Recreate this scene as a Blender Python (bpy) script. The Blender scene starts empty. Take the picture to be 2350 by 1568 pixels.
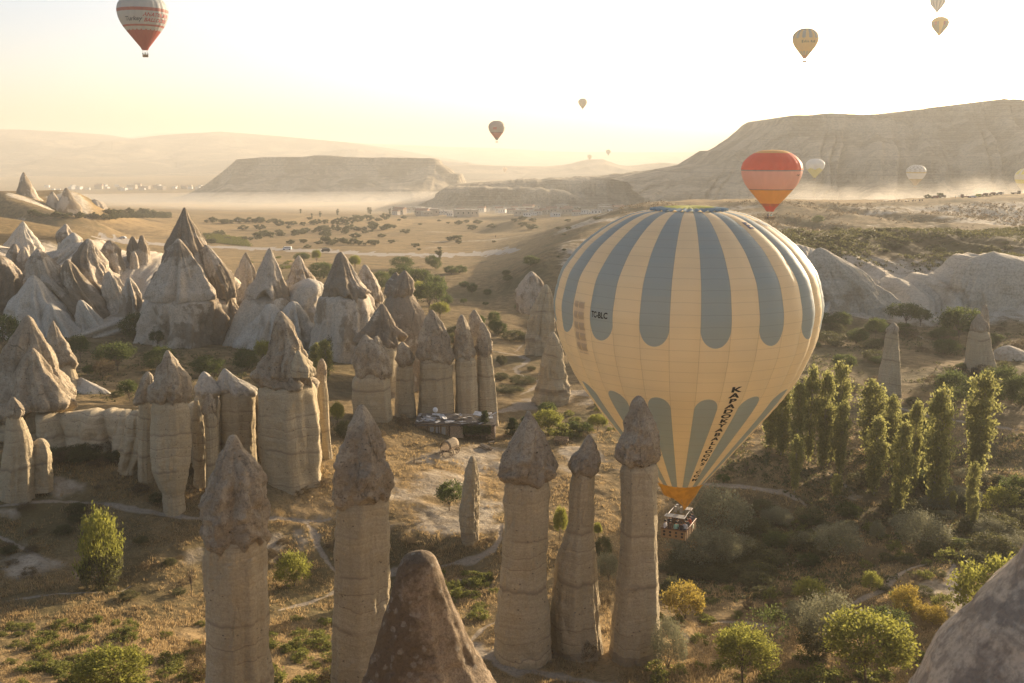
import bpy, bmesh, math, random
import numpy as np
from mathutils import Vector, Matrix

random.seed(7)
RNG = np.random.default_rng(11)
SC = bpy.context.scene
COL = SC.collection
R = math.radians

# ------------------------------------------------------------------ camera, sky, sun, exposure
PITCH = R(10.6)
FPX = 35.0 / 36.0 * 2350.0            # focal length in picture units (picture is 2350 x 1568 units)
cam_d = bpy.data.cameras.new('camera'); cam_d.lens = 35.0; cam_d.sensor_width = 36.0
cam_d.clip_start = 0.1; cam_d.clip_end = 60000.0
cam_d.dof.use_dof = True; cam_d.dof.focus_distance = 110.0; cam_d.dof.aperture_fstop = 2.8
cam = bpy.data.objects.new('camera', cam_d); COL.objects.link(cam)
cam.location = (0, 0, 0); cam.rotation_euler = (math.pi / 2 - PITCH, 0, 0)
SC.camera = cam

SUN_AZ = R(40.0)      # to the right of the viewing direction
SUN_EL = R(10.5)
world = bpy.data.worlds.new('World'); SC.world = world; world.use_nodes = True
wn = world.node_tree
sky = wn.nodes.new('ShaderNodeTexSky'); sky.sky_type = 'NISHITA'; sky.sun_disc = False
sky.sun_elevation = SUN_EL; sky.sun_rotation = SUN_AZ
sky.air_density = 0.6; sky.dust_density = 6.0; sky.ozone_density = 0.0; sky.altitude = 1000
bg = wn.nodes['Background']; wn.links.new(sky.outputs[0], bg.inputs[0]); bg.inputs[1].default_value = 0.10
sun_d = bpy.data.lights.new('sun', 'SUN'); sun_d.energy = 5.0; sun_d.angle = R(0.6); sun_d.color = (1.0, 0.79, 0.54)
sun = bpy.data.objects.new('sun', sun_d); COL.objects.link(sun)
sd = Vector((math.sin(SUN_AZ) * math.cos(SUN_EL), math.cos(SUN_AZ) * math.cos(SUN_EL), math.sin(SUN_EL)))
sun.rotation_euler = (-sd).to_track_quat('-Z', 'Y').to_euler()
sun.location = sd * 300
vs = SC.view_settings; vs.view_transform = 'Standard'; vs.look = 'None'; vs.exposure = 1.5; vs.gamma = 1.0
vs.use_curve_mapping = False
SC.cycles.use_denoising = True
try:
    SC.cycles.denoiser = 'OPENIMAGEDENOISE'
except Exception:
    pass
SC.cycles.max_bounces = 6; SC.cycles.diffuse_bounces = 3; SC.cycles.transmission_bounces = 4
SC.cycles.transparent_max_bounces = 8; SC.cycles.volume_bounces = 1
SC.cycles.sample_clamp_indirect = 6.0
SC.cycles.volume_max_steps = 128

HAZE_DENSITY = 2.0e-4

# ------------------------------------------------------------------ helpers: picture geometry
CP, SP = math.cos(PITCH), math.sin(PITCH)
def ray(fx, fy):
    u = (np.asarray(fx, float) - 1175.0) / FPX
    v = -(np.asarray(fy, float) - 784.0) / FPX
    return u, CP + v * SP, -SP + v * CP
def at(fx, fy, D):                       # the point at ground distance D seen at (fx, fy)
    u, dy, dz = ray(fx, fy)
    t = D / dy
    return np.array([u * t, D + 0 * t, dz * t])
def at_z(fx, fy, z):
    u, dy, dz = ray(fx, fy)
    t = z / dz
    return np.array([u * t, dy * t, z])
def project(X, Y, Z):
    f = Y * CP - Z * SP
    v = Y * SP + Z * CP
    return 1175.0 + FPX * X / f, 784.0 - FPX * v / f

# ------------------------------------------------------------------ helpers: noise
_P = RNG.permutation(512).astype(np.int64)
_P = np.concatenate([_P, _P, _P])
_G = RNG.uniform(-1, 1, 512)
def vn(x, y, z=0.0):
    x, y, z = np.broadcast_arrays(np.asarray(x, float), np.asarray(y, float), np.asarray(z, float))
    xi, yi, zi = np.floor(x).astype(np.int64), np.floor(y).astype(np.int64), np.floor(z).astype(np.int64)
    fx, fy, fz = x - xi, y - yi, z - zi
    sx, sy, sz = [t * t * t * (t * (t * 6 - 15) + 10) for t in (fx, fy, fz)]
    xi &= 511; yi &= 511; zi &= 511
    def h(a, b, c):
        return _G[_P[_P[_P[(xi + a) & 511] + ((yi + b) & 511)] % 512 + ((zi + c) & 511)] % 512]
    def l(a, b, t): return a + (b - a) * t
    return l(l(l(h(0,0,0), h(1,0,0), sx), l(h(0,1,0), h(1,1,0), sx), sy),
             l(l(h(0,0,1), h(1,0,1), sx), l(h(0,1,1), h(1,1,1), sx), sy), sz)
def fbm(x, y, z=0.0, o=4, g=0.5):
    s = 0; a = 1.0; f = 1.0; n = 0
    for i in range(o):
        s = s + a * vn(x * f + 17.3 * i, y * f - 9.1 * i, np.asarray(z) * f + 4.7 * i); n += a
        a *= g; f *= 2.03
    return s / n
def ridged(x, y, z=0.0, o=3):
    s = 0; a = 1.0; f = 1.0; n = 0
    for i in range(o):
        s = s + a * (1 - np.abs(vn(x * f + 7.3 * i, y * f - 5.1 * i, np.asarray(z) * f + 2.7 * i)) * 1.6); n += a
        a *= 0.5; f *= 2.1
    return s / n
def sstep(a, b, x):
    t = np.clip((x - a) / (b - a), 0, 1); return t * t * (3 - 2 * t)

# ------------------------------------------------------------------ helpers: objects
def tag(o, label=None, cat=None, group=None, kind=None):
    if label: o['label'] = label
    if cat: o['category'] = cat
    if group: o['group'] = group
    if kind: o['kind'] = kind
    return o
def mesh_from(name, V, F, smooth=True, uv=None):
    me = bpy.data.meshes.new(name)
    V = np.asarray(V, np.float32)
    if isinstance(F, np.ndarray):
        n, k = F.shape
        me.vertices.add(len(V)); me.vertices.foreach_set('co', V.ravel())
        me.loops.add(n * k); me.loops.foreach_set('vertex_index', F.astype(np.int32).ravel())
        me.polygons.add(n); me.polygons.foreach_set('loop_start', np.arange(0, n * k, k, dtype=np.int32))
        try: me.polygons.foreach_set('loop_total', np.full(n, k, np.int32))
        except Exception: pass
    else:
        me.from_pydata([tuple(map(float, v)) for v in V], [], [tuple(f) for f in F])
    me.update(calc_edges=True)
    me.polygons.foreach_set('use_smooth', np.full(len(me.polygons), smooth, bool))
    me.validate()
    return me
def obj(name, me, mat=None, parent=None, loc=None):
    o = bpy.data.objects.new(name, me); COL.objects.link(o)
    if mat is not None:
        if not me.materials: me.materials.append(mat)
    if parent is not None: o.parent = parent
    if loc is not None: o.location = loc
    return o
def empty(name, loc=(0, 0, 0), rz=0.0):
    o = bpy.data.objects.new(name, None); COL.objects.link(o)
    o.location = [float(c) for c in loc]; o.rotation_euler = (0, 0, rz); o.empty_display_size = 0.5
    return o
def kids(o):
    return KIDS.get(o.name, [])
KIDS = {}
def reg(root, *ch):
    KIDS.setdefault(root.name, []).extend(ch)
def copy_tree(root, loc, rz, sc=1.0):
    r = root.copy(); COL.objects.link(r)
    r.location = [float(c) for c in loc]; r.rotation_euler = (0, 0, rz)
    r.scale = (sc, sc, sc) if not hasattr(sc, '__len__') else sc
    for c in kids(root):
        d = c.copy(); COL.objects.link(d); d.parent = r
        for e in kids(c):
            g = e.copy(); COL.objects.link(g); g.parent = d
    return r
class MB:                                  # small mesh collector
    def __init__(s): s.v = []; s.f = []
    def add(s, V, F):
        n = len(s.v); s.v.extend([tuple(map(float, p)) for p in V]); s.f.extend([tuple(i + n for i in f) for f in F]); return s
    def box(s, c, d, rz=0.0, rx=0.0, ry=0.0, taper=1.0):
        M = Matrix.Translation(c) @ Matrix.Rotation(rz, 4, 'Z') @ Matrix.Rotation(ry, 4, 'Y') @ Matrix.Rotation(rx, 4, 'X')
        V = []
        for z in (-.5, .5):
            k = 1.0 if z < 0 else taper
            for x, y in ((-.5, -.5), (.5, -.5), (.5, .5), (-.5, .5)):
                V.append(M @ Vector((x * d[0] * k, y * d[1] * k, z * d[2])))
        return s.add(V, [(0,3,2,1),(4,5,6,7),(0,1,5,4),(1,2,6,5),(2,3,7,6),(3,0,4,7)])
    def tube(s, pts, rad, n=6, caps=True):
        pts = [Vector(p) for p in pts]
        if not hasattr(rad, '__len__'): rad = [rad] * len(pts)
        V = []; up = Vector((0, 0, 1))
        for i, p in enumerate(pts):
            d = (pts[min(i + 1, len(pts) - 1)] - pts[max(i - 1, 0)]).normalized()
            a = d.cross(up if abs(d.z) < .95 else Vector((1, 0, 0))).normalized(); b = d.cross(a)
            for k in range(n):
                t = 2 * math.pi * k / n
                V.append(p + (a * math.cos(t) + b * math.sin(t)) * rad[i])
        F = []
        for i in range(len(pts) - 1):
            for k in range(n):
                F.append((i*n+k, i*n+(k+1)%n, (i+1)*n+(k+1)%n, (i+1)*n+k))
        if caps: F += [tuple(range(n)), tuple(range((len(pts)-1)*n, len(pts)*n))[::-1]]
        return s.add(V, F)
    def lathe(s, prof, n=16, c=(0,0,0)):
        V = [(c[0]+r*math.cos(2*math.pi*k/n), c[1]+r*math.sin(2*math.pi*k/n), c[2]+z) for r, z in prof for k in range(n)]
        F = [(i*n+k, i*n+(k+1)%n, (i+1)*n+(k+1)%n, (i+1)*n+k) for i in range(len(prof)-1) for k in range(n)]
        return s.add(V, F)
    def build(s, name, mat, parent=None, smooth=False):
        me = mesh_from(name, s.v, s.f, smooth); o = obj(name, me, mat, parent)
        if parent is not None: reg(parent, o)
        return o

# ------------------------------------------------------------------ helpers: materials
def new_mat(name):
    m = bpy.data.materials.new(name); m.use_nodes = True
    nt = m.node_tree; nt.nodes.clear()
    out = nt.nodes.new('ShaderNodeOutputMaterial')
    return m, nt, out
class NT:
    def __init__(s, nt): s.nt = nt
    def n(s, typ, ins=None, **kw):
        nd = s.nt.nodes.new(typ)
        for k, v in kw.items(): setattr(nd, k, v)
        for k, v in (ins or {}).items(): s.set(nd.inputs[k], v)
        return nd
    def set(s, sock, v):
        if isinstance(v, bpy.types.NodeSocket): s.nt.links.new(v, sock)
        elif hasattr(v, 'outputs'): s.nt.links.new(v.outputs[0], sock)
        else: sock.default_value = v
    def math(s, op, a, b=0.0, c=None, clamp=False):
        nd = s.n('ShaderNodeMath', operation=op, use_clamp=clamp); s.set(nd.inputs[0], a); s.set(nd.inputs[1], b)
        if c is not None: s.set(nd.inputs[2], c)
        return nd.outputs[0]
    def mix(s, f, a, b, bt='MIX'):
        nd = s.n('ShaderNodeMix', data_type='RGBA', blend_type=bt)
        s.set(nd.inputs[0], f)
        s.set(nd.inputs[6], a if not isinstance(a, tuple) else (*a[:3], 1.0)); s.set(nd.inputs[7], b if not isinstance(b, tuple) else (*b[:3], 1.0))
        return nd.outputs[2]
    def ramp(s, f, a, b):                  # smooth step from a to b
        nd = s.n('ShaderNodeMapRange', interpolation_type='SMOOTHSTEP', clamp=True)
        s.set(nd.inputs[0], f); nd.inputs[1].default_value = a; nd.inputs[2].default_value = b
        nd.inputs[3].default_value = 0; nd.inputs[4].default_value = 1
        return nd.outputs[0]
    def noise(s, vec, scale, detail=4.0, rough=0.55, dist=0.0):
        nd = s.n('ShaderNodeTexNoise'); s.set(nd.inputs['Vector'], vec); nd.inputs['Scale'].default_value = scale
        nd.inputs['Detail'].default_value = detail; nd.inputs['Roughness'].default_value = rough; nd.inputs['Distortion'].default_value = dist
        return nd.outputs[0]
    def attr(s, name):
        return s.n('ShaderNodeAttribute', attribute_name=name).outputs['Fac']
    def pos(s): return s.n('ShaderNodeNewGeometry').outputs['Position']
    def mapping(s, vec, scale=(1,1,1), loc=(0,0,0)):
        nd = s.n('ShaderNodeMapping'); s.set(nd.inputs[0], vec); nd.inputs['Scale'].default_value = scale; nd.inputs['Location'].default_value = loc
        return nd.outputs[0]
    def bump(s, h, dist, strength=1.0):
        nd = s.n('ShaderNodeBump'); s.set(nd.inputs['Height'], h); nd.inputs['Distance'].default_value = dist; nd.inputs['Strength'].default_value = strength
        return nd.outputs[0]
    def bsdf(s, out, col, rough=0.9, nrm=None, spec=0.2, **kw):
        b = s.n('ShaderNodeBsdfPrincipled'); s.set(b.inputs['Base Color'], col if not isinstance(col, tuple) else (*col, 1.0))
        s.set(b.inputs['Roughness'], rough); b.inputs['Specular IOR Level'].default_value = spec
        if nrm is not None: s.set(b.inputs['Normal'], nrm)
        for k, v in kw.items(): s.set(b.inputs[k], v)
        s.nt.links.new(b.outputs[0], out.inputs[0]); return b
def plain(name, col, rough=0.7, var=0.15, scale=3.0, metallic=0.0):
    m, nt, out = new_mat(name); k = NT(nt)
    n = k.noise(k.n('ShaderNodeTexCoord').outputs['Object'], scale, 4)
    f = k.ramp(n, 0.3, 0.7)
    c = k.mix(f, tuple(x * (1 - var) for x in col), tuple(min(1, x * (1 + var)) for x in col))
    k.bsdf(out, c, rough, None, 0.3, **{'Metallic': metallic}); return m

def rock_mat(name, pale, dark, strata=0.5, patch=(0.48, 0.62), patch_scale=0.12, lichen=0.0, bump=0.12, band=1.0, grain=1.0, seed=0.0, stripe=(0.16, 0.12, 0.09), crackamt=0.6, spot=(0.16, 0.34), spot_sc=3.2, pits=0.0):
    m, nt, out = new_mat(name); k = NT(nt)
    p = k.mapping(k.pos(), loc=(seed, seed * 1.7, 0))
    sep = k.n('ShaderNodeSeparateXYZ', {0: p})
    warp = k.noise(p, 0.16, 4)
    z = k.math('ADD', sep.outputs[2], k.math('MULTIPLY', warp, 2.6))
    zv = k.n('ShaderNodeCombineXYZ', {2: z}).outputs[0]
    # soft layers, thin dark layers
    lay = k.noise(zv, 0.55 * band, 5, 0.75)
    fine = k.noise(zv, 3.6 * band, 4, 0.75)
    thin = k.noise(zv, 0.34 * band, 2, 0.4)
    thin = k.math('SUBTRACT', 1.0, k.ramp(k.math('ABSOLUTE', k.math('SUBTRACT', thin, 0.53)), 0.0, 0.016))
    thin = k.math('MULTIPLY', thin, k.ramp(k.noise(p, 0.35, 3), 0.34, 0.52))
    pt = k.ramp(k.noise(p, patch_scale, 6, 0.62, 0.4), patch[0], patch[1])
    c = k.mix(pt, tuple(dark), tuple(pale))
    c = k.mix(k.math('MULTIPLY', k.ramp(lay, 0.42, 0.60), 0.42 * strata), c, tuple(x * 0.60 for x in pale))
    c = k.mix(k.math('MULTIPLY', k.ramp(fine, 0.46, 0.56), 0.55 * strata), c, tuple(x * 0.68 for x in pale))
    c = k.mix(k.math('MULTIPLY', thin, 0.7 * strata), c, tuple(stripe))
    # streaks running down
    st = k.noise(k.mapping(p, scale=(1.0, 1.0, 0.06)), 1.3, 4, 0.7)
    c = k.mix(k.math('MULTIPLY', k.ramp(st, 0.5, 0.72), 0.38), c, tuple(x * 0.55 for x in pale))
    # fine grain
    gr = k.noise(p, 6.0 * grain, 5, 0.75)
    c = k.mix(k.math('MULTIPLY', k.ramp(gr, 0.40, 0.66), 0.45), c, tuple(x * 0.52 for x in dark))
    if lichen > 0:
        vo = k.n('ShaderNodeTexVoronoi', {'Vector': p, 'Scale': spot_sc * grain, 'Randomness': 1.0})
        sp = k.math('SUBTRACT', 1.0, k.ramp(k.math('ADD', vo.outputs['Distance'], k.math('MULTIPLY', k.math('SUBTRACT', k.noise(p, 5.0 * grain, 4), 0.5), 0.6)), spot[0], spot[1]))
        sp = k.math('MULTIPLY', sp, k.ramp(k.noise(p, 0.9 * grain, 4), 0.40, 0.60))
        c = k.mix(k.math('MULTIPLY', sp, lichen), c, (0.41, 0.37, 0.30))
        dk = k.ramp(k.noise(p, 2.3 * grain, 6, 0.8), 0.50, 0.62)
        c = k.mix(k.math('MULTIPLY', dk, 0.65 * lichen), c, (0.055, 0.045, 0.036))
    if pits > 0:
        pv = k.n('ShaderNodeTexVoronoi', {'Vector': k.mapping(p, scale=(1, 1, 1.5)), 'Scale': 1.5 * grain, 'Randomness': 1.0})
        pm = k.math('MULTIPLY', k.math('SUBTRACT', 1.0, k.ramp(pv.outputs['Distance'], 0.10, 0.20)), k.ramp(k.noise(p, 0.45, 3), 0.50, 0.60))
        c = k.mix(k.math('MULTIPLY', pm, pits), c, (0.07, 0.055, 0.04))
    crack = k.n('ShaderNodeTexVoronoi', {'Vector': k.mapping(k.mix(0.12, k.mapping(p), k.n('ShaderNodeTexNoise', {'Vector': p, 'Scale': 0.6}).outputs[1]), scale=(1, 1, .38)), 'Scale': 0.33 * grain}, feature='DISTANCE_TO_EDGE')
    ck = k.math('SUBTRACT', 1.0, k.ramp(crack.outputs['Distance'], 0.0, 0.02))
    ck = k.math('MULTIPLY', ck, k.ramp(k.noise(p, 0.28, 3), 0.5, 0.62))
    c = k.mix(k.math('MULTIPLY', ck, crackamt), c, tuple(x * 0.35 for x in dark))
    h = k.math('ADD', k.math('MULTIPLY', k.noise(p, 1.6 * grain, 7, 0.68), 1.0), k.math('MULTIPLY', gr, 0.45))
    h = k.math('ADD', h, k.math('MULTIPLY', fine, 0.5 * strata))
    h = k.math('SUBTRACT', h, k.math('MULTIPLY', ck, crackamt))
    k.bsdf(out, c, 0.95, k.bump(h, bump), 0.1)
    return m

M = {}
M['shaft'] = rock_mat('tuff_shaft', (0.55, 0.455, 0.305), (0.46, 0.375, 0.24), 0.8, (0.35, 0.65), 0.10, 0.0, 0.22, 1.0, 1.0, 0.0, (0.16, 0.12, 0.09), 0.22, pits=0.7)
M['cap'] = rock_mat('tuff_cap', (0.54, 0.45, 0.325), (0.40, 0.325, 0.23), 0.2, (0.45, 0.60), 0.3, 0.6, 0.42, 1.0, 1.0, 0.0, (0.16, 0.12, 0.09), 0.5, pits=0.8)
M['cone'] = rock_mat('tuff_cone', (0.59, 0.50, 0.385), (0.31, 0.25, 0.178), 0.1, (0.48, 0.525), 0.075, 0.10, 0.6, 0.6, 0.5, 0.0, (0.16, 0.12, 0.09), 0.25, pits=0.3)
M['cone2'] = rock_mat('tuff_lower_cone', (0.62, 0.54, 0.425), (0.36, 0.292, 0.21), 0.15, (0.41, 0.46), 0.08, 0.0, 0.6, 0.6, 0.5, 31.0, (0.16, 0.12, 0.09), 0.2, pits=0.3)
M['pale'] = rock_mat('tuff_pale', (0.60, 0.54, 0.44), (0.36, 0.31, 0.24), 0.12, (0.32, 0.46), 0.09, 0.0, 0.5, 0.5, 0.5, 0.0, (0.16, 0.12, 0.09), 0.15)
M['white'] = rock_mat('tuff_white', (0.62, 0.55, 0.43), (0.36, 0.29, 0.20), 0.35, (0.30, 0.5), 0.06, 0.0, 0.8, 0.4, 0.3, 0.0, (0.16, 0.12, 0.09), 0.08)
M['near'] = rock_mat('lichen_rock', (0.33, 0.255, 0.175), (0.17, 0.128, 0.085), 0.05, (0.44, 0.58), 0.7, 0.5, 0.14, 1.0, 2.2, 0.0, (0.16, 0.12, 0.09), 0.2, (0.20, 0.36), 1.35, pits=0.5)
M['near2'] = rock_mat('smooth_rock', (0.60, 0.49, 0.36), (0.33, 0.27, 0.205), 0.05, (0.44, 0.56), 2.4, 0.3, 0.06, 1.0, 2.5, 0.0, (0.16, 0.12, 0.09), 0.12)
M['mesa'] = rock_mat('mesa_rock', (0.56, 0.47, 0.34), (0.16, 0.125, 0.08), 1.0, (0.42, 0.58), 0.016, 0.0, 9.0, 0.11, 0.05, 0.0, (0.16, 0.12, 0.09), 0.1)
M['far'] = rock_mat('far_hill', (0.36, 0.28, 0.18), (0.13, 0.105, 0.07), 0.2, (0.42, 0.62), 0.004, 0.0, 20.0, 0.02, 0.01)
# ------------------------------------------------------------------ terrain
# control points: seen at (fx, fy) in the picture, height z relative to the eye
CT = []
def ctrl(fy, *pairs):
    for fx, z in pairs:
        p = at_z(fx, fy, z); CT.append((p[0], p[1], z))
def ctrl_d(*rows):
    for fx, fy, D in rows:
        p = at(fx, fy, D); CT.append(tuple(p))
ctrl(1640, (-250, -43.5), (300, -44.5), (700, -45), (1100, -45), (1500, -45), (1900, -44), (2250, -43), (2600, -42))
ctrl(1560, (-250, -44), (0, -44.5), (300, -45), (600, -45.5), (900, -46), (1200, -46), (1450, -46), (1800, -45.5), (2100, -44.5), (2350, -43), (2600, -42))
ctrl(1450, (-250, -45), (0, -45.5), (300, -46.2), (560, -46.5), (900, -47), (1200, -46.5), (1500, -46.5), (1800, -46.5), (2100, -45.5), (2350, -44), (2600, -43))
ctrl(1370, (-250, -46), (0, -46.8), (300, -47.3), (560, -47.6), (900, -49), (1200, -48.3), (1600, -49), (1900, -47.5), (2100, -45.8), (2230, -45.0), (2400, -45))
ctrl(1300, (-250, -46), (0, -46.3), (250, -47.2), (500, -47.4), (700, -48.5), (900, -50), (1080, -48.9), (1250, -48.3), (1500, -49.5), (1700, -50), (1900, -48.8), (2100, -46.8), (2200, -45.8), (2400, -46.5))
ctrl(1245, (700, -47.2), (900, -47.6), (1080, -47.2), (1200, -47.2))
ctrl(1200, (-250, -44), (0, -44.5), (250, -45), (500, -45.3), (680, -46.3), (900, -46.7), (1100, -46.7), (1400, -47.5), (1550, -49), (1700, -49), (1850, -49), (2050, -49), (2300, -48.5), (2500, -48))
ctrl(1130, (-250, -42), (0, -42.6), (250, -43), (450, -43.2), (600, -43.8), (750, -45), (900, -46.2), (1100, -46.3), (1300, -46.6), (1650, -47), (1750, -47), (1900, -48.5), (2100, -49), (2350, -48), (2600, -47))
ctrl(1085, (350, -42), (600, -42.8), (740, -43.5), (1750, -46.2))
ctrl(1040, (-250, -40.5), (0, -41.3), (250, -41.2), (500, -41.8), (760, -43.5), (900, -45.2), (1100, -46.8), (1300, -47), (1700, -46.2), (1900, -47.5), (2100, -48), (2350, -46.5), (2600, -45.5))
ctrl(985, (880, -44.2), (960, -45.2), (1100, -47.2))
ctrl(960, (-250, -39), (0, -40), (200, -40), (450, -41.5), (700, -43), (880, -45.5), (1050, -47.5), (1250, -48), (1450, -48), (1800, -46.5), (2100, -46), (2350, -45), (2600, -44))
ctrl(890, (-250, -40), (0, -41), (250, -41.5), (500, -42.5), (750, -45), (1000, -48), (1200, -49), (1500, -49), (1900, -46.3), (2150, -46), (2350, -45), (2600, -44))
ctrl(820, (0, -42), (300, -43), (550, -44.5), (800, -46.5), (1150, -50), (1400, -50), (1900, -46.5), (2100, -46.5), (2350, -46), (2600, -45))
ctrl(770, (0, -43), (250, -43.5), (520, -45), (800, -47.5), (1150, -51), (1400, -51), (1900, -46.3), (2150, -46), (2350, -45.5))
ctrl(720, (500, -46), (800, -49), (1100, -52), (1300, -51))
ctrl(670, (700, -50), (950, -52), (1150, -52.5), (1250, -50))
ctrl_d((-200, 700, 262), (0, 690, 268), (200, 690, 272), (330, 700, 280), (440, 690, 300))
ctrl_d((-200, 560, 300), (0, 590, 300), (150, 600, 305), (280, 620, 312), (400, 650, 330))
ctrl_d((-200, 490, 345), (0, 525, 345), (100, 545, 340), (230, 560, 360), (340, 575, 400))
ctrl_d((-200, 480, 480), (0, 505, 480), (200, 535, 500), (380, 585, 460))
ctrl(620, (560, -50), (760, -51), (1000, -53), (1150, -53))
ctrl(590, (300, -50), (450, -53), (700, -55), (1000, -57), (1120, -56))
ctrl(560, (230, -50), (500, -56), (800, -58), (1000, -60), (1120, -58))
ctrl(535, (0, -48), (200, -54), (500, -60), (900, -62), (1080, -62))
ctrl_d((1190, 503, 880), (1150, 525, 850), (1230, 520, 850), (1100, 540, 840), (1290, 520, 800), (1190, 506, 940))
ctrl_d((1240, 600, 400), (1300, 560, 430), (1340, 535, 480), (1400, 502, 550), (1480, 464, 615), (1550, 470, 600), (1400, 560, 430), (1330, 620, 380), (1500, 520, 530))
ctrl_d((-200, 460, 640), (0, 440, 700), (60, 450, 700), (110, 470, 700), (150, 486, 640), (190, 476, 720), (240, 490, 740), (80, 500, 620), (0, 480, 640), (220, 505, 640))
ctrl_d((330, 500, 900), (500, 505, 980), (700, 508, 1000), (900, 508, 1030), (1060, 510, 1040))
ctrl_d((0, 475, 1000), (200, 480, 1200), (450, 482, 1500), (700, 483, 1550), (950, 485, 1550), (1150, 490, 1450), (1300, 495, 1350), (1400, 490, 1350))
ctrl_d((0, 455, 2200), (300, 460, 2300), (700, 466, 2200), (1100, 470, 1900), (1350, 468, 1800))
ctrl_d((-200, 430, 3400), (250, 430, 3500), (700, 430, 3400), (1200, 430, 3300), (1700, 432, 3300), (2300, 430, 3300))
ctrl_d((-200, 396, 5600), (700, 398, 5400), (1500, 400, 5200), (2300, 398, 5300))
ctrl_d((-200, 374, 12000), (700, 374, 12000), (1500, 374, 12000), (2400, 374, 12000), (-200, 367, 19000), (1175, 367, 19000), (2500, 367, 19000))
# right hand slopes
ctrl_d((1860, 735, 268), (2000, 735, 272), (2150, 745, 270), (2350, 745, 268), (2600, 745, 262))
ctrl_d((1860, 650, 300), (2000, 690, 292), (2150, 690, 300), (2350, 650, 300), (2600, 640, 300))
ctrl_d((1860, 590, 325), (2000, 620, 322), (2150, 610, 328), (2300, 580, 335), (2600, 570, 335))
ctrl_d((1700, 560, 345), (1860, 552, 345), (2000, 565, 350), (2150, 560, 355), (2300, 540, 360), (2600, 520, 360))
ctrl_d((1700, 532, 390), (1850, 531, 395), (2000, 528, 395), (2150, 524, 395), (2350, 520, 400), (2600, 508, 400))
ctrl_d((1700, 560, 455), (1850, 552, 460), (2100, 548, 460), (2350, 540, 460), (2600, 535, 460))
ctrl_d((1650, 520, 530), (1850, 520, 530), (2100, 515, 530), (2350, 508, 530), (2600, 500, 530))
ctrl_d((1600, 490, 580), (1850, 490, 590), (2100, 488, 590), (2350, 480, 590), (2600, 470, 590))
ctrl_d((1560, 465, 635), (1700, 464, 640), (1850, 463, 645), (2100, 462, 645), (2250, 455, 650), (2350, 450, 650), (2600, 445, 650))
ctrl_d((1560, 462, 740), (1850, 461, 760), (2100, 459, 760), (2350, 446, 760), (2600, 440, 760))
ctrl_d((1560, 470, 1000), (1850, 470, 1050), (2100, 465, 1050), (2350, 460, 1050), (2600, 455, 1050))
CT = np.array(CT)
def _uv(X, Y): return np.stack([2.4 * X / Y, 1.15 * np.log(Y)], -1)
_CU = _uv(CT[:, 0], CT[:, 1])
def _ker(d2): return np.sqrt(d2 + 0.0016)
_d2 = ((_CU[:, None] - _CU[None]) ** 2).sum(-1)
_n = len(CT)
_A = np.zeros((_n + 3, _n + 3)); _A[:_n, :_n] = _ker(_d2) - 1e-3 * np.eye(_n)
_A[:_n, _n] = 1; _A[:_n, _n + 1:] = _CU; _A[_n, :_n] = 1; _A[_n + 1:, :_n] = _CU.T
_W = np.linalg.solve(_A, np.concatenate([CT[:, 2], [0, 0, 0]]))
def base_z(X, Y):
    U = _uv(X, Y).reshape(-1, 2); out = np.empty(len(U))
    for i in range(0, len(U), 20000):
        q = U[i:i + 20000]
        d2 = ((q[:, None] - _CU[None]) ** 2).sum(-1)
        out[i:i + 20000] = _ker(d2) @ _W[:_n] + _W[_n] + q @ _W[_n + 1:]
    return out.reshape(np.shape(X))

aa = np.concatenate([np.linspace(-1.1, -0.62, 24, endpoint=False), np.linspace(-0.62, 0.62, 600), np.linspace(0.62, 1.1, 25)[1:]])
ang = np.arctan((np.linspace(1640, 371, 600) - 784.0) / FPX) + PITCH
yy = np.concatenate([np.linspace(2, 60, 30, endpoint=False), np.linspace(60, 47.0 / math.tan(ang[0]), 20, endpoint=False), 47.0 / np.tan(ang), [8500, 10500, 13500, 19000]])
yy = np.unique(yy)
# coarse field evaluated on a reduced grid, then interpolated (fast)
ca, cy = aa[::4], yy[::3]
if ca[-1] != aa[-1]: ca = np.append(ca, aa[-1])
if cy[-1] != yy[-1]: cy = np.append(cy, yy[-1])
CAg, CYg = np.meshgrid(ca, cy)
Zc = base_z(CAg * CYg, CYg)
tmp = np.empty((len(cy), len(aa)))
for i in range(len(cy)): tmp[i] = np.interp(aa, ca, Zc[i])
TZ = np.empty((len(yy), len(aa)))
for j in range(len(aa)): TZ[:, j] = np.interp(np.log(yy), np.log(cy), tmp[:, j])
GA, GY = np.meshgrid(aa, yy); GX = GA * GY
near = -1.8 - 0.74 * GY
TZ = np.where(GY < 75, np.maximum(TZ, near), TZ)
PX0, PY0 = project(GX, GY, TZ)
flat = sstep(300, 480, GY) * sstep(1350, 1000, PX0 + 0 * GY)          # the farmed valley stays smooth
amp = 1 - 0.85 * flat
vis = sstep(40, 62, GY)
TZ = TZ + vis * amp * (1.1 * fbm(GX / 22, GY / 22, 1.0, 3) + 0.42 * fbm(GX / 6, GY / 6, 5.0, 3) + 0.13 * fbm(GX / 1.7, GY / 1.7, 9.0, 2) * sstep(260, 150, GY))
TZ = TZ + flat * 1.0 * fbm(GX / 90, GY / 90, 3.0, 3)
TZ = TZ + sstep(1800, 5000, GY) * 18 * fbm(GX / 900, GY / 900, 8.0, 4)
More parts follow.
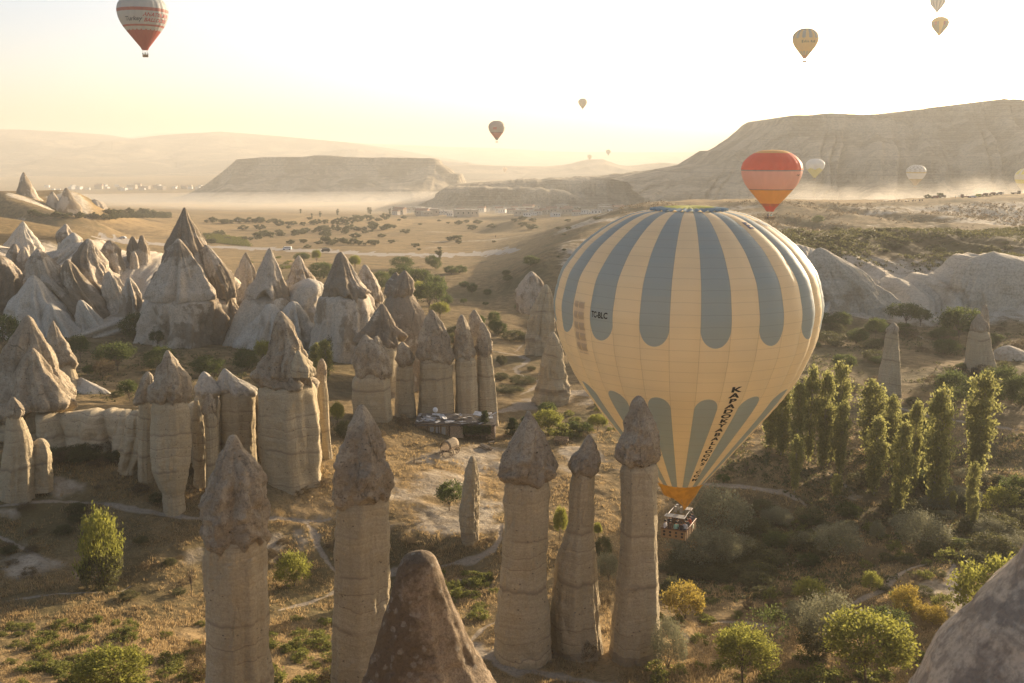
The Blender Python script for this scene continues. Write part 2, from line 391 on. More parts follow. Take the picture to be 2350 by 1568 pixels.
# fluted pale slopes on the right
flu = sstep(1810, 1880, PX0) * sstep(262, 285, GY) * sstep(350, 322, GY)
wx = GX + 0.35 * (GY - 300) + 6 * fbm(GX / 30, GY / 30, 2.0, 2)
TZ = TZ + flu * 5.0 * (ridged(wx / 13.0, GY / 90, 4.0, 3) - 0.6)
flu2 = sstep(1560, 1640, PX0) * sstep(500, 530, GY) * sstep(650, 610, GY)
TZ = TZ + flu2 * 3.0 * (ridged(wx / 24.0, GY / 160, 6.0, 3) - 0.55)
brn = sstep(1700, 1850, PX0) * sstep(325, 345, GY) * sstep(460, 400, GY)
TZ = TZ + brn * 2.2 * (ridged(wx / 17.0, GY / 60, 11.0, 3) - 0.55)
PXg, PYg = project(GX, GY, TZ)
LNY = np.log(yy)
def ground_z(X, Y):
    X = np.asarray(X, float); Y = np.asarray(Y, float)
    a = X / Y
    j = np.clip(np.searchsorted(aa, a) - 1, 0, len(aa) - 2); i = np.clip(np.searchsorted(yy, Y) - 1, 0, len(yy) - 2)
    fa = np.clip((a - aa[j]) / (aa[j + 1] - aa[j]), 0, 1); fy = np.clip((Y - yy[i]) / (yy[i + 1] - yy[i]), 0, 1)
    return (TZ[i, j] * (1 - fa) + TZ[i, j + 1] * fa) * (1 - fy) + (TZ[i + 1, j] * (1 - fa) + TZ[i + 1, j + 1] * fa) * fy
def ground_at(fx, fy, ymin=62.0, ymax=9000.0):
    """first point of the terrain seen at (fx, fy)"""
    ys = np.geomspace(ymin, ymax, 1600)
    u, dy, dz = ray(fx, fy)
    t = ys / dy
    d = dz * t - ground_z(u * t, ys)
    k = np.argmax(d < 0)
    if d[k] >= 0: k = len(ys) - 1
    y = ys[k]
    if k > 0:
        w = d[k - 1] / (d[k - 1] - d[k] + 1e-9); y = ys[k - 1] + w * (ys[k] - ys[k - 1])
    t = y / dy
    return np.array([float(u * t), float(y), float(ground_z(u * t, y))])

# trails and roads as polylines in the picture, laid on the terrain: (points, half width in m)
TRAILS = [
    ([(-40, 1166), (60, 1152), (110, 1150), (190, 1152), (250, 1156), (330, 1172), (420, 1186), (480, 1190), (640, 1188), (700, 1196), (740, 1195), (790, 1180)], 0.55),
    ([(700, 1196), (716, 1215), (730, 1250), (752, 1290), (775, 1318)], 0.7),
    ([(-20, 1222), (40, 1252), (80, 1270), (110, 1290)], 0.5),
    ([(0, 1380), (130, 1362), (280, 1356), (300, 1345)], 0.35),
    ([(640, 1400), (700, 1385), (765, 1362), (830, 1330), (900, 1312), (1000, 1302), (1090, 1282), (1130, 1262), (1148, 1235), (1150, 1200)], 0.75),
    ([(1040, 1322), (1090, 1345), (1140, 1352)], 0.4),
    ([(1080, 1470), (1110, 1440), (1140, 1425)], 0.7),
    ([(1070, 1470), (1120, 1505), (1190, 1535), (1280, 1552), (1400, 1575), (1500, 1600)], 1.7),
    ([(1600, 1438), (1650, 1425), (1720, 1428), (1800, 1442)], 0.6),
    ([(1520, 1440), (1570, 1455), (1620, 1500)], 0.4),
    ([(1690, 1350), (1750, 1318), (1800, 1298), (1850, 1280), (1880, 1265)], 0.35),
    ([(1930, 1398), (1975, 1375), (2030, 1352), (2050, 1325), (2085, 1305), (2130, 1292), (2170, 1288)], 0.55),
    ([(2185, 1285), (2190, 1310), (2192, 1345), (2198, 1380), (2195, 1420), (2180, 1450), (2150, 1445)], 1.5),
    ([(2040, 1362), (2085, 1352)], 0.4), ([(1960, 1250), (2010, 1257)], 0.5),
    ([(1560, 1108), (1640, 1112), (1720, 1118), (1800, 1130), (1840, 1150), (1865, 1175)], 0.8),
    ([(1900, 1085), (1935, 1110), (1970, 1140)], 0.9),
    ([(1940, 905), (2020, 925), (2100, 945), (2180, 962), (2260, 975), (2350, 990)], 0.7),
    ([(1150, 945), (1220, 925), (1260, 905), (1330, 900), (1420, 915), (1500, 940)], 2.6),
    ([(1195, 905), (1240, 885), (1270, 900)], 1.2),
    ([(1130, 806), (1190, 815), (1214, 826), (1200, 838), (1180, 846), (1190, 858), (1225, 870), (1260, 890)], 0.8),
    ([(1182, 808), (1195, 795), (1200, 790)], 0.5), ([(1150, 848), (1185, 850)], 0.5),
    ([(2085, 760), (2110, 772), (2140, 788)], 0.7),
]
ROAD = [([(230, 548), (330, 556), (430, 566), (560, 569), (700, 575), (850, 583), (1000, 586), (1100, 582), (1180, 577)], 4.5)]
def world_line(pts):
    q = []
    for (a, b), (c, d) in zip(pts[:-1], pts[1:]):
        n = max(2, int(math.hypot(c - a, d - b) / 14))
        for k in range(n): q.append(ground_at(a + (c - a) * k / n, b + (d - b) * k / n)[:2])
    q.append(ground_at(*pts[-1])[:2])
    return np.array(q)
def line_mask(lines, soft=0.5):
    m = np.zeros_like(TZ)
    for pts, hw in lines:
        q = world_line(pts)
        y0, y1 = q[:, 1].min() - 15, q[:, 1].max() + 15
        i0, i1 = np.searchsorted(yy, y0), np.searchsorted(yy, y1)
        a = q[:, 0] / q[:, 1]; j0, j1 = np.searchsorted(aa, a.min() - 0.08), np.searchsorted(aa, a.max() + 0.08)
        X = GX[i0:i1, j0:j1]; Y = GY[i0:i1, j0:j1]
        best = np.full(X.shape, 1e9); nq = len(q)
        for iq, (p, r) in enumerate(zip(q[:-1], q[1:])):
            end = min(1.0, 0.35 + min(iq, nq - 2 - iq) * 0.16)
            d = r - p; L = d @ d + 1e-9
            t = np.clip(((X - p[0]) * d[0] + (Y - p[1]) * d[1]) / L, 0, 1)
            best = np.minimum(best, np.hypot(X - p[0] - t * d[0], Y - p[1] - t * d[1]) / end)
        w = hw * (0.85 + 0.9 * fbm(X / 2.5, Y / 2.5, 2.0, 3)) * (1 + 0.004 * np.maximum(Y - 100, 0))
        k = 1 - sstep(w * (1 - soft), w * (1 + soft), best)
        m[i0:i1, j0:j1] = np.maximum(m[i0:i1, j0:j1], k)
    return m
PATHM = line_mask([(a_, b_ * .82) for a_, b_ in TRAILS], 0.65)
ROADM = line_mask(ROAD, 0.25)
TZ -= 0.10 * PATHM                       # worn in a little
# bare pale tuff showing through the grass: (fx, fy, rx, ry, strength)
BARE = [(1120, 1060, 200, 40, 1.0), (1000, 1120, 180, 60, .9), (1080, 1180, 160, 50, 1.0), (1350, 1050, 90, 45, 1.1), (1210, 1120, 110, 70, .9),
        (70, 1300, 85, 35, .9), (195, 1200, 24, 35, 1.), (50, 1240, 25, 30, .8), (180, 1320, 30, 18, .8), (440, 1280, 60, 28, .9), (20, 1180, 40, 22, .8), (150, 1125, 60, 30, .6), (110, 1100, 50, 20, .6),
        (640, 1240, 50, 35, .9), (690, 1240, 35, 40, 1.), (630, 1285, 25, 15, .9), (620, 1050, 70, 35, .55), (700, 1100, 30, 20, .5), (725, 1230, 25, 50, .8),
        (1210, 1500, 130, 22, .8), (2195, 1360, 30, 60, .7), (2140, 1345, 40, 25, .7), (2060, 1420, 60, 15, .6), (1330, 920, 150, 25, .8), (1500, 1130, 60, 15, .5), (1960, 1150, 40, 20, .6), (1830, 1060, 90, 25, .5),
        (400, 790, 60, 12, .5), (600, 800, 60, 15, .5), (150, 850, 120, 12, .4), (1700, 1112, 120, 10, .5), (2150, 1000, 150, 20, .35), (2000, 870, 120, 25, .4)]
b = np.zeros_like(TZ)
for fx, fy, rx, ry, s in BARE:
    r2 = ((PXg - fx) / rx) ** 2 + ((PYg - fy) / ry) ** 2
    b = np.maximum(b, s * np.exp(-0.9 * r2 ** 1.5))
n1 = fbm(GX / 5, GY / 5, 21.0, 4)
BAREM = sstep(0.30, 1.05, b + 0.75 * n1) * 0.85
side = flu * sstep(356, 318, GY + 22 * fbm(GX / 20, GY / 20, 31.0, 3))
side = np.maximum(side, 0.66 * flu2 * sstep(-0.05, 0.3, fbm(GX / 45, GY / 30, 33.0, 4) + 0.35))
rdg = sstep(1230, 1300, PXg) * sstep(1600, 1500, PXg) * sstep(360, 400, GY) * sstep(640, 600, GY)
side = np.maximum(side, 0.62 * rdg * sstep(-0.15, 0.4, fbm(GX / 30, GY / 22, 35.0, 4)))
hil = sstep(880, 1020, PXg) * sstep(1330, 1250, PXg) * sstep(560, 640, GY) * sstep(900, 860, GY)
side = np.maximum(side, 0.55 * hil * sstep(0.0, 0.45, fbm(GX / 60, GY / 25, 37.0, 4)))
lft = sstep(380, 300, PXg) * sstep(245, 262, GY) * sstep(345, 310, GY)
side = np.maximum(side, lft * sstep(-0.25, 0.1, fbm(GX / 16, GY / 16, 38.0, 3)))
lf2 = sstep(260, 160, PXg) * sstep(560, 620, GY) * sstep(800, 720, GY)
side = np.maximum(side, lf2 * sstep(0.0, 0.3, fbm(GX / 40, GY / 25, 39.0, 3)))
CLIFFM = side
GOLD = sstep(420, 560, GY) * sstep(1300, 1180, PXg) * (1 - lf2)
GOLD = np.maximum(GOLD, sstep(1.0, 0.0, ((PXg - 1090) / 260) ** 2 + ((PYg - 1120) / 110) ** 2) * 0.8)
GOLD = np.maximum(GOLD, sstep(1400, 1470, PYg) * 0.85)
GOLD = np.maximum(GOLD, sstep(1.0, 0.2, ((PXg - 690) / 130) ** 2 + ((PYg - 1160) / 60) ** 2) * 0.9)
GOLD = np.maximum(GOLD, sstep(640, 655, GY) * sstep(1500, 1560, PXg) * 0.9)
# fields in strips
fld = np.floor(GX / 130 + 0.25 * np.sin(GY / 200)) * 7.3 + np.floor((GY + 0.35 * GX) / (70 + 0.02 * GY)) * 3.1
FIELD = (np.sin(fld * 12.9898) * 43758.5453) % 1.0

m, nt, out = new_mat('dry_valley_ground'); k = NT(nt)
p = k.pos(); bare = k.attr('bare'); path = k.attr('path'); gold = k.attr('gold'); road = k.attr('road'); fieldv = k.attr('field')
pf = k.mapping(p, scale=(1, 1, 1))
n_big = k.noise(p, 0.035, 5, 0.6); n_mid = k.noise(p, 0.35, 5, 0.65); n_fin = k.noise(p, 3.0, 5, 0.75); n_huge = k.noise(p, 0.008, 5, 0.6)
grass = k.mix(k.ramp(n_mid, 0.35, 0.68), (0.16, 0.116, 0.056), (0.275, 0.198, 0.10))
grass = k.mix(k.math('MULTIPLY', k.attr('scrub'), k.ramp(n_mid, .25, .6)), grass, (0.085, 0.068, 0.034))
grass = k.mix(k.math('MULTIPLY', k.ramp(n_big, 0.5, 0.66), 0.6), grass, (0.11, 0.098, 0.045))
goldc = k.mix(k.ramp(n_mid, 0.35, 0.68), (0.31, 0.215, 0.10), (0.46, 0.325, 0.165))  # dry golden grass, colour brightened to make the sunlit patches stronger
fv = k.mix(fieldv, (0.18, 0.14, 0.075), (0.42, 0.29, 0.14))
goldc = k.mix(k.math('MULTIPLY', k.attr('farm'), 0.6), goldc, fv)
c = k.mix(k.math('MULTIPLY', gold, k.ramp(k.noise(p, 0.09, 4), 0.25, 0.6)), grass, goldc)
tuff = k.mix(k.ramp(n_mid, 0.3, 0.7), (0.32, 0.26, 0.18), (0.48, 0.41, 0.31))
be = k.math('ADD', bare, k.math('ADD', k.math('MULTIPLY', k.math('SUBTRACT', n_fin, 0.5), 0.9), k.math('MULTIPLY', k.math('SUBTRACT', n_mid, 0.5), 1.1)))
c = k.mix(k.math('MULTIPLY', k.ramp(be, 0.2, 0.95), 0.9), c, tuff)
pe = k.math('ADD', path, k.math('ADD', k.math('MULTIPLY', k.math('SUBTRACT', n_fin, 0.5), 0.9), k.math('MULTIPLY', k.math('SUBTRACT', n_mid, 0.5), 0.8)))
c = k.mix(k.math('MULTIPLY', k.ramp(pe, 0.3, 0.9), 0.85), c, (0.36, 0.305, 0.235))
c = k.mix(k.ramp(road, 0.3, 0.7), c, (0.42, 0.37, 0.31))
clf = k.math('ADD', k.attr('cliff'), k.math('MULTIPLY', k.math('SUBTRACT', n_mid, 0.5), 0.8))
c = k.mix(k.ramp(clf, 0.3, 0.8), c, k.mix(k.ramp(n_mid, 0.3, 0.7), (0.44, 0.37, 0.27), (0.60, 0.53, 0.42)))
dirt = k.ramp(n_fin, 0.46, 0.64)
c = k.mix(k.math('MULTIPLY', dirt, 0.38), c, (0.055, 0.04, 0.022))
h = k.math('ADD', k.math('MULTIPLY', n_mid, 1.5), k.math('MULTIPLY', n_fin, 0.35))
k.bsdf(out, c, 0.95, k.bump(h, 0.5), 0.05)
M['ground'] = m

nr, nc = TZ.shape
V = np.stack([GX, GY, TZ], -1).reshape(-1, 3)
idx = np.arange(nr * nc).reshape(nr, nc)
Q = np.stack([idx[:-1, :-1], idx[:-1, 1:], idx[1:, 1:], idx[1:, :-1]], -1).reshape(-1, 4)
SCRUBM = np.maximum(brn, sstep(1560, 1680, PXg) * sstep(1330, 1280, PYg) * sstep(1100, 1160, PYg) * 0.8)
att = {'scrub': SCRUBM, 'bare': BAREM, 'cliff': CLIFFM, 'path': PATHM, 'gold': GOLD, 'road': ROADM, 'field': FIELD, 'farm': sstep(380, 520, GY) * sstep(1320, 1200, PXg)}
fp = PATHM.ravel()[Q].mean(1) > 0.5; fr = (ROADM.ravel()[Q].mean(1) > 0.5) & ~fp
def sub_ground(name, sel):
    q = Q[sel]; used = np.unique(q); mp = np.full(nr * nc, -1); mp[used] = np.arange(len(used))
    me = mesh_from(name, V[used], mp[q])
    for an, av in att.items():
        a_ = me.attributes.new(an, 'FLOAT', 'POINT'); a_.data.foreach_set('value', av.ravel()[used].astype(np.float32))
    return tag(obj(name, me, M['ground']), kind='structure')
sub_ground('ground', ~fp & ~fr); sub_ground('path', fp); sub_ground('road', fr)

# ------------------------------------------------------------------ table mountains, cliffs and far ranges
def massif(name, prof, D, base_z_, front, back, mat, shape, step=5.0, nrow=46, gully=0.0, gsc=60.0, jag=0.0, jsc=30.0, seed=0.0, lobes=False):
    prof = np.array(prof, float)
    fx = np.arange(prof[0, 0], prof[-1, 0] + .1, step)
    fy = np.interp(fx, prof[:, 0], prof[:, 1])
    P0 = at(fx, fy, D); X0 = P0[0]; crest = P0[2] + jag * fbm(X0 / jsc, seed, 3.0, 4)
    s = np.linspace(0, 1, nrow); shp = np.interp(s, [a for a, b in shape], [b for a, b in shape])
    rows = []
    for i in range(nrow):                       # front, from crest down to the foot
        wob = gully * (ridged(X0 / gsc, s[i] * 1.2 + seed, 5.0, 4) - 0.5) * min(1.0, s[i] * 5) * (1.25 - s[i])
        if lobes:
            lx_ = X0 + 0.35 * front * s[i] + 4 * vn(X0 / 18, s[i] * 2 + seed, 2.0)
            bl = np.abs(vn(lx_ / gsc, seed + s[i] * .35, 5.0)) + .45 * np.abs(vn(lx_ / (gsc * .42), seed + s[i] * .5, 9.0))
            wob = gully * (bl - .35) * min(1.0, s[i] * 4 + .1)
        Y = D - front * s[i] - wob * 2.0
        Z = crest + (base_z_ - crest) * shp[i] + wob * 0.25
        rows.append(np.stack([X0 * (1 + 0 * Y), Y + 0 * X0, Z], -1))
    rows = rows[::-1]
    for t in (0.3, 0.65, 1.0):
        rows.append(np.stack([X0, D + back * t + 0 * X0, crest + (base_z_ - crest) * max(0.0, (t - 0.3) / 0.7)], -1))
    V = np.array(rows); n0, n1 = V.shape[:2]; ii = np.arange(n0 * n1).reshape(n0, n1)
    Q = np.stack([ii[:-1, :-1], ii[:-1, 1:], ii[1:, 1:], ii[1:, :-1]], -1).reshape(-1, 4)
    return tag(obj(name, mesh_from(name, V.reshape(-1, 3), Q), mat), kind='structure')
TABLE = [(0, 0), (.02, .18), (.06, .22), (.08, .36), (.2, .46), (.5, .72), (1, 1)]
SLOPE = [(0, 0), (.3, .38), (1, 1)]
CLIFF = [(0, 0), (.08, .12), (.12, .45), (.2, .6), (.45, .8), (1, 1)]
massif('table_mountain', [(300, 474), (380, 458), (430, 446), (470, 426), (500, 402), (520, 386), (537, 372), (542, 366), (600, 362), (690, 360), (722, 357), (760, 360), (850, 362), (930, 363), (985, 364), (1000, 370), (1003, 378), (1020, 388), (1036, 400), (1052, 401), (1056, 415), (1062, 428), (1100, 434), (1140, 440)], 2500, -118, 420, 700, M['mesa'], TABLE, 3.0, 60, 26, 90, 1.5, 40, 1.0)
massif('table_mountain', [(1440, 420), (1500, 404), (1560, 396), (1620, 384), (1645, 376), (1655, 366), (1672, 352), (1684, 343), (1692, 351), (1700, 346), (1725, 334), (1760, 310), (1780, 292), (1795, 282), (1800, 274), (1816, 266), (1870, 263), (1960, 262), (2050, 264), (2090, 260), (2130, 252), (2170, 245), (2240, 240), (2285, 232), (2300, 229), (2400, 229), (2600, 236), (2800, 250)], 1500, -66, 520, 900, M['mesa'], [(0, 0), (.03, .1), (.1, .26), (.3, .5), (.36, .55), (.42, .76), (.6, .88), (1, 1)], 2.5, 90, 30, 34, 2.0, 26, 4.0, True)
massif('cliff', [(1000, 446), (1030, 428), (1060, 424), (1120, 421), (1200, 417), (1280, 414), (1360, 410), (1420, 404), (1480, 398), (1560, 390), (1640, 382), (1700, 388), (1800, 400), (1900, 420)], 1780, -92, 240, 600, M['mesa'], CLIFF, 2.5, 46, 16, 30, 3.0, 14, 9.0)
massif('cliff', [(925, 488), (955, 474), (985, 462), (1005, 448), (1010, 436), (1022, 432), (1060, 431), (1120, 433), (1180, 434), (1250, 436), (1300, 441), (1320, 452), (1350, 462), (1420, 470), (1480, 478)], 1620, -95, 130, 400, M['mesa'], CLIFF, 2.5, 46, 13, 24, 2.5, 12, 13.0)
massif('mountain', [(-500, 312), (-200, 300), (0, 296), (60, 298), (150, 304), (200, 312), (235, 319), (290, 320), (350, 313), (420, 307), (505, 302), (600, 309), (700, 318), (780, 326), (860, 338), (940, 352), (1020, 366), (1100, 380), (1200, 392)], 7000, -100, 2300, 2500, M['far'], SLOPE, 6, 46, 260, 700, 3.0, 200, 20.0)
massif('mountain', [(150, 340), (250, 324), (300, 315), (370, 306), (440, 305), (520, 312), (700, 326), (830, 329), (930, 333), (1010, 337), (1080, 338), (1150, 341), (1230, 346), (1320, 349), (1450, 350), (1600, 349), (1800, 351), (2100, 352), (2500, 352)], 11500, -100, 2500, 2500, M['far'], SLOPE, 8, 30, 300, 1100, 4.0, 500, 24.0)
massif('hill', [(860, 398), (940, 388), (1000, 384), (1060, 379), (1120, 380), (1190, 383), (1260, 383), (1295, 380), (1320, 376), (1345, 369), (1360, 366), (1384, 366), (1400, 372), (1420, 379), (1450, 383), (1500, 377), (1530, 374), (1560, 377), (1600, 381), (1700, 384)], 5000, -102, 700, 900, M['far'], SLOPE, 4, 30, 60, 260, 2.0, 80, 28.0)

massif('cliff', [(1780, 560), (1840, 566), (1875, 570), (1905, 586), (1945, 622), (1975, 640), (2010, 652), (2050, 640), (2090, 650), (2125, 634), (2150, 640), (2180, 618), (2215, 596), (2250, 584), (2310, 586), (2370, 598), (2450, 590), (2650, 580)], 306, -50, 34, 30, M['white'], [(0, 0), (.25, .22), (.6, .55), (.85, .8), (.9, .95), (1, 1)], 1.2, 60, 5.5, 7.0, 1.2, 5.0, 41.0, True)
massif('cliff', [(-320, 540), (-200, 548), (0, 578), (60, 590), (110, 580), (160, 566), (205, 558), (255, 574), (320, 588), (380, 604), (440, 640), (510, 662), (560, 672), (640, 690)], 275, -48, 40, 30, M['cone2'], [(0, 0), (.3, .3), (.5, .52), (.53, .56), (.54, .6), (1, 1)], 1.4, 60, 6.5, 7.5, 1.5, 6.0, 47.0, True)
# ------------------------------------------------------------------ fairy chimneys, cones, boulders
def ring_rows(rows, D, sink, step):
    """picture rows (fy, xl, xr) at distance D -> (z, centre x, radius) sampled every step metres"""
    a = np.array(rows, float)
    L = at(a[:, 1], a[:, 0], D); Rr = at(a[:, 2], a[:, 0], D)
    z = (L[2] + Rr[2]) / 2; cx = (L[0] + Rr[0]) / 2; r = np.maximum((Rr[0] - L[0]) / 2, 0.02)
    if sink > 0:
        sl = (cx[-1] - cx[-2]) / (z[-2] - z[-1] + 1e-6)
        z = np.append(z, z[-1] - sink); cx = np.append(cx, cx[-1] + np.clip(sl, -.3, .3) * sink * .4); r = np.append(r, r[-1] * 1.06)
    n = max(6, int((z[0] - z[-1]) / step))
    zz = np.linspace(z[0], z[-1], n)
    def smooth(v):
        w = np.interp(-zz, -z, v)
        for _ in range(2):
            q = w.copy(); q[1:-1] = (w[:-2] + 2 * w[1:-1] + w[2:]) / 4; w = q
        return w
    # round the tip: radius interpolated in square-root space near the top
    rr = np.interp(-zz, -z, r)
    for _ in range(2):
        q = rr.copy(); q[1:-1] = (rr[:-2] + 2 * rr[1:-1] + rr[2:]) / 4; rr = q
    return zz, smooth(cx), rr
def loft(rows, D, seed, sink=0.0, nseg=56, step=0.35, depth=1.0, facet=5, fblend=0.35, flute=0.06, rough=0.05, fl_k=2.2, strat=0.0, closed=False, ridge=0.0, y_off=None, r0=None, crease=0.0, wob=0.0, vstr=1.0, crag=0.0):
    zz, cx, rr = ring_rows(rows, D, sink, step)
    th = np.linspace(0, 2 * math.pi, nseg, endpoint=False)
    T, Z = np.meshgrid(th, zz); C = np.cos(T); S = np.sin(T)
    sx = seed * 13.37
    rot = sx % 6.28
    w = 2 * math.pi / facet
    poly = math.cos(w / 2) / np.cos(((T + rot) % w) - w / 2)
    poly = poly / poly.max() * 0.5 + 0.5 if False else poly / ((1 + math.cos(w / 2)) / 2)
    k = (1 - fblend) + fblend * poly
    r0 = r0 or max(rr.max(), 0.3)
    if wob:
        cx = cx + wob * rr * fbm(zz / (r0 * 1.3) + sx, 0.2, 0.9, 3)
    k = k * (1 + flute * 2 * vn(C * fl_k + sx, S * fl_k - sx, Z / (r0 * 5)) + flute * vn(C * fl_k * 2.6 + sx, S * fl_k * 2.6, Z / (r0 * 3)))
    if ridge: k = k * (1 + ridge * (ridged(C * 1.9 + sx, S * 1.9, Z / (r0 * 6), 2) - 0.55) + 0.55 * ridge * (ridged(C * 4.8 - sx, S * 4.8, Z / (r0 * 2.2), 2) - 0.55))
    if strat: k = k * (1 + strat * fbm(Z * 0.9 + sx + 0.8 * vn(C * 1.3, S * 1.3, Z * .25 + sx), C * .4, S * .4, 4))
    x = C * (rr[:, None]); y = S * (rr[:, None]) * depth
    sc = 1.0 / max(0.6, r0 * 0.45)
    k = k + rough * fbm(x * sc + sx, y * sc, Z * sc, 6, 0.6) * 1.7
    if crag: k = k + crag * (ridged(x * sc * 1.3 + sx, y * sc * 1.3 - sx, Z * sc * 0.9, 4) - 0.55)
    if crease:
        q1 = vn(x * sc * 0.75 + sx * 2, y * sc * 0.75, Z * sc * 0.75 / vstr); q2 = vn(x * sc * 1.7 - sx, y * sc * 1.7, Z * sc * 1.7 / vstr + 3)
        k = k - crease * np.exp(-(q1 / 0.07) ** 2) - 0.5 * crease * np.exp(-(q2 / 0.08) ** 2)
        k = k + crease * 0.9 * np.sign(q2) * np.minimum(np.abs(q2) * 2.0, .35)
    tip = np.clip((zz[0] - zz) / (r0 * 0.5), 0.15, 1)[:, None]
    k = 1 + (k - 1) * tip
    VX = cx[:, None] + x * k; VY = D + y * k; VZ = Z + 0.12 * rough * r0 * fbm(x * sc * 2, y * sc * 2, sx, 3)
    if closed: VZ = VZ + (np.clip((zz[0] - zz) / (zz[0] - zz[-1]), 0, 1) ** 3)[:, None] * r0 * (0.30 * vn(C * 1.6 + sx, S * 1.6, 1.0) + 0.16 * vn(C * 4.5 + sx, S * 4.5, 2.0))
    if y_off is not None: VY = VY + np.interp(-zz, -np.array(y_off)[:, 0], np.array(y_off)[:, 1])[:, None]
    V = np.stack([VX, VY, VZ], -1).reshape(-1, 3); nr_ = len(zz)
    ii = np.arange(nr_ * nseg).reshape(nr_, nseg); jn = np.roll(ii, -1, 1)
    F = np.stack([ii[:-1], ii[1:], jn[1:], jn[:-1]], -1).reshape(-1, 4).tolist()
    V = V.tolist(); n = len(V)
    V.append([cx[0], D + (0 if y_off is None else y_off[0][1]), zz[0] + rr[0] * 0.35])
    for j in range(nseg): F.append([ii[0, j], (j + 1) % nseg, n])
    if closed:
        V.append([cx[-1], D, zz[-1]]); b0 = (nr_ - 1) * nseg
        for j in range(nseg): F.append([b0 + (j + 1) % nseg, b0 + j, n + 1])
    return np.array(V), F
def solid(name, V, F, mat, parent, origin):
    return obj(name, mesh_from(name, np.asarray(V) - np.asarray(origin), F), mat, parent)
NS = [0]
def chimney(label, D, cap, shaft, kind='fairy_chimney', cat='rock pillar', cm='cap', sm='shaft', group=None, sink=4.0, nseg=76, step=None, lip=True, capkw=None, extra=(), **kw):
    NS[0] += 1; seed = NS[0] * 1.173
    step = step or D * 0.0018
    last = (shaft or cap)[-1]
    pb = at((last[1] + last[2]) / 2, last[0], D)
    root = empty(kind, pb); tag(root, label, cat, group)
    cone_ = kind == 'rock_cone' and shaft is not None; r0_ = None
    if cone_: r0_ = (shaft[-1][2] - shaft[-1][1]) / 2 * D / FPX
    if cap:
        rows = list(cap)
        V, F = loft(rows, D, seed, 0.0 if shaft else sink, nseg, step, closed=bool(shaft), **{**dict(rough=0.14, flute=0.08, facet=5, fblend=0.35, crease=0.065, wob=0.14, r0=r0_, crag=0.16, vstr=(3.0 if kind == 'rock_cone' and D > 100 else 1.0)), **(capkw or {})})
        o = solid('cap' if shaft else 'cone', V, F, M[cm], root, pb); reg(root, o)
    if shaft:
        V, F = loft(shaft, D, seed if cone_ else seed + 50, sink, nseg, step, **{**dict(strat=0.022, rough=0.05, flute=0.055, facet=6, fblend=0.35, crease=0.035, vstr=4.0, r0=r0_, crag=0.035), **kw})
        o = solid('shaft', V, F, M[sm], root, pb); reg(root, o)
    for e in extra:                                # further lumps of the same rock: (part name, material, D, rows, kw)
        V, F = loft(e[3], e[2], seed + 90 + len(e[3]), e[4].get('sink', 3.0), nseg, step, **{**dict(rough=0.08, crease=0.04, wob=0.06, crag=0.13), **{a: b for a, b in e[4].items() if a != 'sink'}})
        o = solid(e[0], V, F, M[e[1]], root, pb); reg(root, o)
    return root

# --- the five tall pillars in front
chimney('tall pale pillar with broad grey cap, leftmost and nearest of the five tall pillars', 70,
    [(1000, 526, 542), (1006, 520, 548), (1022, 517, 553), (1034, 511, 560), (1060, 497, 580), (1100, 479, 600), (1150, 463, 607), (1190, 460, 610), (1218, 463, 612), (1236, 476, 610), (1243, 488, 600)],
    [(1228, 484, 602), (1245, 477, 609), (1300, 476, 612), (1400, 477, 613), (1500, 475, 618), (1568, 473, 626), (1640, 466, 640)], facet=7, nseg=96, step=.2, sink=3)
chimney('tall banded pillar with pointed split grey cap, standing left of the lichen cone', 79,
    [(931, 823, 836), (937, 817, 841), (950, 814, 850), (980, 800, 868), (1020, 786, 884), (1060, 771, 897), (1100, 768, 905), (1126, 770, 905), (1146, 784, 895), (1153, 795, 885)],
    [(1138, 784, 886), (1155, 774, 893), (1250, 773, 896), (1350, 770, 898), (1450, 766, 900), (1550, 762, 905), (1600, 758, 910)], facet=5, fblend=.55, nseg=96, step=.2)
chimney('thick pale pillar with pointed brown cap, left of a close trio of pillars', 86,
    [(944, 1209, 1217), (952, 1206, 1222), (965, 1199, 1230), (1000, 1180, 1250), (1040, 1158, 1265), (1074, 1147, 1274), (1092, 1147, 1274), (1106, 1160, 1262), (1111, 1172, 1250)],
    [(1098, 1166, 1254), (1112, 1157, 1261), (1200, 1155, 1258), (1300, 1147, 1253), (1350, 1142, 1256), (1400, 1138, 1262), (1450, 1133, 1266), (1500, 1131, 1268), (1520, 1130, 1268)], nseg=96, step=.2)
chimney('slender bottle shaped pillar with small grey cap, middle of a close trio', 88,
    [(999, 1348, 1356), (1004, 1344, 1361), (1022, 1334, 1369), (1045, 1317, 1377), (1064, 1302, 1380), (1080, 1303, 1376), (1089, 1314, 1364)],
    [(1080, 1316, 1362), (1090, 1311, 1366), (1150, 1304, 1365), (1200, 1303, 1364), (1230, 1293, 1366), (1270, 1279, 1370), (1320, 1270, 1374), (1400, 1264, 1379), (1480, 1264, 1384), (1520, 1266, 1385)], nseg=96, step=.2)
chimney('tall pillar with lumpy grey cap standing before the striped balloon, right of a trio', 87,
    [(910, 1459, 1472), (915, 1452, 1479), (940, 1440, 1491), (970, 1430, 1503), (1000, 1425, 1512), (1030, 1420, 1518), (1052, 1418, 1517), (1066, 1424, 1511), (1072, 1434, 1502)],
    [(1060, 1434, 1502), (1074, 1426, 1509), (1150, 1427, 1510), (1250, 1423, 1512), (1300, 1417, 1513), (1350, 1411, 1515), (1400, 1406, 1517), (1450, 1400, 1519), (1515, 1396, 1521)], facet=5, fblend=.5, nseg=96, step=.2)
